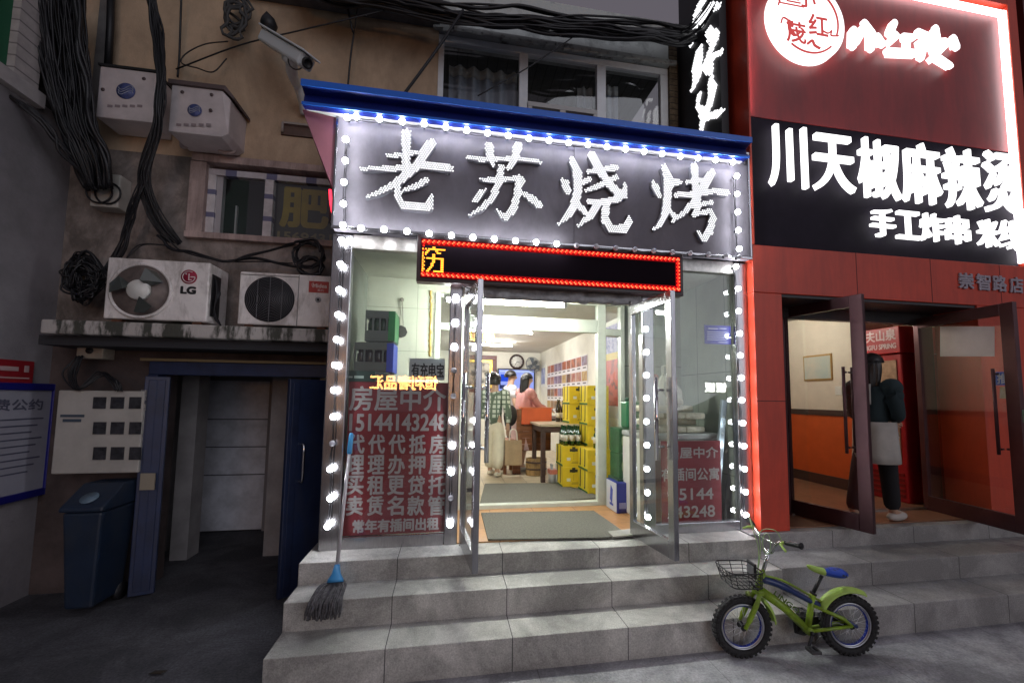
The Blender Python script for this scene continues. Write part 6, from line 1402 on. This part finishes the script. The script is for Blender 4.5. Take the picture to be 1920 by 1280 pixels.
# ------------------------------------------------------------------ child's bicycle
A = Vector((2.004, 2.793, 0)); B_ = Vector((2.752, 2.695, 0)); e = (B_-A).normalized(); nb = Vector((-e.y, e.x, 0))
if nb.y > 0: nb = -nb                                 # towards the street
def bk(px, py, off=0.):
    d = ray(px, py); o = Vector((0, 0, CZ)); tt = (A-o).dot(nb)/d.dot(nb); return o+d*tt+nb*off
bike = thing('bicycle', "green and blue child's bicycle with a black wire basket parked against the steps", 'bicycle', (A+B_)/2)
green = stain(mat('lime_paint', (.26, .42, .02), .35, coat=.15, n=.08), .45, 9, lo=.40, hi=.56, col=(.06, .05, .03)); lime2 = mat('lime_plastic', (.42, .62, .12), .45, n=.1, ns=20); blue = mat('bike_blue', (.010, .028, .13), .3, coat=.3); tyre_m = mat('tyre_rubber', (.018, .018, .020), .75, n=.3, ns=40)
RW = .204; up = Vector((0, 0, 1))
def wheel(C):
    b = MB(); N = 44; Rt = RW-.03
    ring = [C+(e*math.cos(2*PI*i/N)+up*math.sin(2*PI*i/N))*Rt for i in range(N)]; b.tube(ring, .0255, 10, closed=True)
    for i in range(36):
        for s_ in (-1, 1):
            a = 2*PI*(i+.5*(s_ > 0))/36; rad = e*math.cos(a)+up*math.sin(a); tg = -e*math.sin(a)+up*math.cos(a)
            b.obox(C+rad*(RW-.009)+nb*s_*.0135, tg*.009, nb*.008, rad*.0055); b.obox(C+rad*(RW-.026)+nb*s_*.0245, tg*.008, nb*.003, rad*.007)
    w = b.build('wheel', tyre_m, bike)
    b = MB(); b.tube([C+(e*math.cos(2*PI*i/N)+up*math.sin(2*PI*i/N))*(Rt-.034) for i in range(N)], .0085, 8, closed=True)
    for s_ in (-1, 1): b.tube([C+nb*s_*.012+(e*math.cos(2*PI*i/N)+up*math.sin(2*PI*i/N))*(Rt-.030) for i in range(N)], .0055, 6, closed=True)
    b.build('rim', mat('rim_alloy', (.55, .56, .60), .3, .8), w)
    b = MB(); b.sheet(lambda u, v: C+nb*(.010-.020*v)+(e*math.cos(2*PI*u)+up*math.sin(2*PI*u))*(Rt-.0445), N, 1); o = b.build('rim_band', mat('rim_blue', (.01, .035, .33), .35), w); q = o.modifiers.new('t', 'SOLIDIFY'); q.thickness = .002
    b = MB(); b.tube([C-nb*.035, C+nb*.035], .014, 10); b.tube([C-nb*.048, C+nb*.048], .006, 8)
    for s_ in (-1, 1): b.tube([C+nb*s_*.024, C+nb*s_*.028], .022, 12)
    b.build('hub', mat('hub_dark', (.06, .06, .065), .35, .7), w)
    b = MB()
    for i in range(28):
        a = 2*PI*i/28; s_ = 1 if i % 2 else -1; p0 = C+nb*s_*.026+(e*math.cos(a+.5*(1 if i % 4 < 2 else -1))+up*math.sin(a+.5*(1 if i % 4 < 2 else -1)))*.02
        b.tube([p0, C+(e*math.cos(a)+up*math.sin(a))*(Rt-.038)], .0017, 4)
    b.build('spokes', mat('spoke_steel', (.55, .55, .57), .35, .6), w)
CF_ = A+up*RW; CR_ = B_+up*RW
wheel(CF_); wheel(CR_)
bb = bk(1514, 1180); ht1 = bk(1430, 1072); ht2 = bk(1421, 1108); st1 = bk(1524, 1112); sp1 = bk(1541, 1078)
def smooth_tube(name, pts, r, m, n=10): b = MB(); b.tube(spline(pts, 5), r, n); return b.build(name, m, bike)
b = MB(); b.tube([ht1, ht2], .021, 12); b.tube([ht2+(bk(1434, 1098)-ht2)*.3, bk(1470, 1138), bb], [.030, .027, .024], 12); b.tube([st1, bb], [.019, .021], 12)
for s_ in (-1, 1):
    o = nb*s_*.032
    b.tube([bb+nb*s_*.02, CR_+o+up*.004], [.012, .011], 8); b.tube([CR_+o, bk(1575, 1155)+o*.95, st1.lerp(bb, .30)+nb*s_*.012], [.011, .014, .012], 8)
b.lathe(bb-nb*.035, [(.026, 0), (.026, .07)], 16, axis=nb); fr = b.build('frame', green, bike)
b = MB(); b.tube(spline([ht1.lerp(ht2, .35), bk(1462, 1096), bk(1512, 1122), bk(1570, 1152), bk(1600, 1170, .034)], 4), [.024]*6+[.019]*6+[.012]*5, 10); b.build('top_tube', blue, bike)
b = MB(); b.tube(spline([ht1.lerp(ht2, .15), bk(1468, 1088), bk(1520, 1116), bk(1566, 1142)], 4), .008, 8); b.build('upper_rail', green, bike)
# generic letters along the down tube
u = (bk(1492, 1142)-bk(1447, 1106)); v = (up-u.normalized()*up.dot(u.normalized())).normalized()*.030
b = MB(); b.text('LINGO', bk(1447, 1106, .031)-v*.5, u, v, depth=.001, bold=.0015); b.build('lettering', mat('tube_letters', (.07, .13, .01), .4), bike)
# fork and front end
b = MB()
for s_ in (-1, 1): b.tube(spline([ht2+nb*s_*.02, ht2+nb*s_*.040+(CF_-ht2)*.22, CF_+nb*s_*.043+(ht2-CF_)*.25, CF_+nb*s_*.042], 4), [.015]*5+[.018]*4+[.013]*4, 10)
b.obox(ht2, e*.02, nb*.045, up*.014)
b.build('fork', green, bike, .002)
b = MB(); a0 = math.atan2((ht2-CF_).z, (ht2-CF_).dot(e))
def fend(C, a0, a1, R, w, nm, m, tread=False):
    b = MB(); b.sheet(lambda u, v: C+(e*math.cos(a0+(a1-a0)*u)+up*math.sin(a0+(a1-a0)*u))*(R+.012*math.cos((v-.5)*PI)-.010*(abs(v-.5)*2)**3)+nb*((v-.5)*w), 16, 8); o = b.build(nm, m, bike); q = o.modifiers.new('t', 'SOLIDIFY'); q.thickness = .004
    if tread:
        b = MB()
        for i in range(6):
            for s_ in (-1, 1):
                a = a0+(a1-a0)*(.12+.15*i+(.05 if s_ > 0 else 0)); rad = e*math.cos(a)+up*math.sin(a); tg = -e*math.sin(a)+up*math.cos(a)
                b.prism([C+rad*(R+.008)+nb*(s_*.006)+tg*.011, C+rad*(R+.008)+nb*(s_*.006)-tg*.011, C+rad*(R+.004)+nb*(s_*.024)], rad*.006)
        b.build('fender_tread', mat('tread_dark', (.03, .045, .01), .6), o)
fend(CF_, math.radians(50), math.radians(5), RW+.02, .062, 'front_fender', lime2)
fend(CR_, math.radians(150), math.radians(62), RW+.028, .085, 'rear_fender', lime2, True)
b = MB(); b.tube([bk(1534, 1126), bk(1552, 1138)], .007, 8); b.build('fender_stay', mat('stay_brown', (.10, .06, .03), .5), bike)
# seat
b = MB(); b.tube([st1, sp1], .0125, 10); b.lathe(st1-up*.006, [(.023, 0), (.023, .014)], 12, axis=(sp1-st1)); b.build('seat_post', black, bike)
s0, s1 = bk(1512, 1063), bk(1584, 1078); ax = (s1-s0)
def saddle(u, v):                                     # u round the section, v nose to tail
    w_ = .018+.052*min(1, max(0, (v-.28)/.5))**1.3 if v > .28 else .018+.004*math.sin(v*10)
    w_ *= math.sqrt(max(0, 1-((v-.5)*2)**8)); h_ = (.016+.012*v)*math.sqrt(max(0, 1-((v-.5)*2)**6))
    c = s0+ax*v+up*(.012-.018*math.sin(v*PI)+.010*v); a = 2*PI*u
    return c+nb*(w_*math.cos(a))+up*(h_*math.sin(a) if math.sin(a) > 0 else 1.3*h_*math.sin(a))
def sad(lo, hi, nm, m): b = MB(); b.sheet(lambda u, v: saddle(u, lo+(hi-lo)*v), 18, 10); return b.build(nm, m, bike)
sad(.0, .44, 'saddle_nose', lime2); sd_ = sad(.44, 1., 'saddle', mat('saddle_blue', (.015, .06, .42), .4, c2=(.005, .01, .03), ns=28, lo=.38, hi=.44))
# steering
stm = bk(1443, 1030); b = MB(); b.tube([ht1, stm], .0125, 10); b.build('stem', mat('stem_chrome', (.6, .6, .62), .2, 1.), bike)
hb = bk(1440, 1034); gl = bk(1492, 1022, .0)
side = nb; L_ = .26
def hbp(s_, h, f=0.): return hb+side*s_+up*h+e*f
bar_pts = [hbp(-.27, .135, .03), hbp(-.20, .125, .01), hbp(-.10, .085, 0), hbp(-.045, .012, 0), hbp(0, 0, 0), hbp(.045, .012, 0), hbp(.10, .085, 0), hbp(.20, .125, .01), hbp(.27, .135, .03)]
b = MB(); b.tube(spline(bar_pts, 5), .0095, 8); b.tube([hbp(-.09, .078), hbp(.09, .078)], .006, 8); b.build('handlebar', mat('bar_chrome', (.72, .75, .72), .2, 1.), bike)
for s_ in (-1, 1):
    b = MB(); p0, p1 = hbp(s_*.185, .122, .008), hbp(s_*.30, .138, .035); b.tube([p0, p0.lerp(p1, .1), p0.lerp(p1, .92), p1], [.014, .017, .017, .021], 12); b.build('grip', black, bike)
    b = MB(); q0 = hbp(s_*.175, .118, .006); b.tube(spline([q0, q0+side*s_*.02-e*.035-up*.006, q0+side*s_*.075-e*.04-up*.03]), [.011]*6+[.007]*5, 7); b.build('brake_lever', lime2, bike)
b = MB()
for s_ in (-1, 1): b.tube(spline([hbp(s_*.17, .118), hbp(s_*.15, .19, -.04), hbp(s_*.05, .15, -.08), hbp(.01*s_, 0, -.06), ht2-e*.02+up*.02]), .0032, 5)
b.tube([hbp(.02, .06, -.02)+Vector((0, 0, 0))+(e*math.cos(2*PI*i/16)*.028+up*math.sin(2*PI*i/16)*.07) for i in range(16)], .003, 5, closed=True)
b.build('brake_cable', mat('pale_cable', (.38, .55, .25), .4), bike)
# basket: bent wire
c0 = bk(1385, 1075); bw, bl = .12, .115
def rim_(z, k, dx=0): return [c0+e*(bl*k*x+dx)+nb*(bw*k*y)+up*z for x, y in ((-1, -.75), (-.75, -1), (0, -1.03), (.75, -1), (1, -.75), (1.02, 0), (1, .75), (.75, 1), (0, 1.03), (-.75, 1), (-1, .75), (-1.02, 0))]
b = MB(); zs = [(.045, 1.0, 0), (.02, .97, .004), (-.005, .94, .008), (-.03, .91, .012), (-.055, .88, .016)]
for q, (z, k, dx) in enumerate(zs): b.tube(spline(rim_(z, k, dx)+[rim_(z, k, dx)[0]], 3), .0045 if q in (0, 4) else .0024, 6)
for i in range(12): b.tube([rim_(*z)[i] for z in zs], .0026, 5)
bt = rim_(-.055, .88, .016)
for x in (-.6, -.3, 0, .3, .6): b.tube([c0+e*(bl*.86*x+.016)-nb*bw*.86-up*.055, c0+e*(bl*.86*x+.016)+nb*bw*.86-up*.055], .0025, 5)
b.build('basket', black, bike)
b = MB(); ctr = c0+e*.092+up*.03
b.obox(ctr, e*.008, nb*.052, up*.05); b.build('basket_plate', black, bike, .006)
b = MB()
for k in range(5): b.obox(ctr-e*.010+nb*(-.034+.017*k), e*.002, nb*.005, up*.03)
b.build('plate_slots', mat('slot_pale', (.30, .30, .31), .4), bike)
b = MB(); b.tube([c0-e*.11+nb*.0+up*.02+(nb*math.cos(2*PI*i/20)*.06+up*math.sin(2*PI*i/20)*.02) for i in range(20)], .004, 5, closed=True); b.build('basket_badge', black, bike)
b = MB(); b.tube([c0+e*.08-up*.05, ht2+nb*.03], .006, 6); b.tube([c0+e*.08-up*.05, ht2-nb*.03], .006, 6); b.build('basket_stay', black, bike)
# reflector, drivetrain
q = bk(1405, 1112); b = MB(); b.tube([q, q-e*.02], .016, 10); b.build('reflector', mat('horn_green', (.25, .33, .08), .3), bike)
b = MB(); b.tube([bb-nb*.036+(e*math.cos(2*PI*i/24)+up*math.sin(2*PI*i/24))*.052 for i in range(24)], .004, 6, closed=True)
for i in range(5): a = 2*PI*i/5; b.tube([bb-nb*.036, bb-nb*.036+(e*math.cos(a)+up*math.sin(a))*.05], .005, 5)
b.build('chainring', mat('chain_dark', (.05, .05, .05), .4, .7), bike)
b = MB(); off = -nb*.044
b.prism([bb+off-e*.07+up*.03, bb+off-e*.06-up*.045, bb+off-up*.062, CR_+off-up*.03, CR_+off+e*.035, CR_+off+up*.03, bb+off+up*.062-e*.02], -nb*.012); b.build('chain_guard', black, bike, .004)
for s_, ang in ((1, -2.0), (-1, 1.15)):
    dv = e*math.cos(ang)+up*math.sin(ang); p0 = bb+nb*s_*.05; p1 = p0+dv*.085+nb*s_*.008
    b = MB(); b.bar(p0, p1, .014, .010, up=nb); b.lathe(p0-nb*s_*.006, [(.013, 0), (.013, .014)], 10, axis=nb*s_); cr = b.build('crank', mat('crank_dark', (.05, .05, .055), .35, .6), bike)
    b = MB(); pc = p1+nb*s_*.045
    for q in (-1, 1): b.obox(pc+e*.026*q, e*.007, nb*.035, up*.009); b.obox(pc+nb*s_*.030*q, e*.03, nb*.005, up*.008)
    b.tube([p1, pc+nb*s_*.03], .006, 8); b.build('pedal', mat('pedal_grey', (.07, .07, .075), .5), cr)
b = MB(); k0 = bk(1560, 1186, -.04); b.tube([k0, Vector((k0.x-.02, k0.y+.10, .004)), Vector((k0.x-.02, k0.y+.13, .004))], .007, 6); b.build('kickstand', mat('stand_steel', (.3, .3, .3), .4, .8), bike)
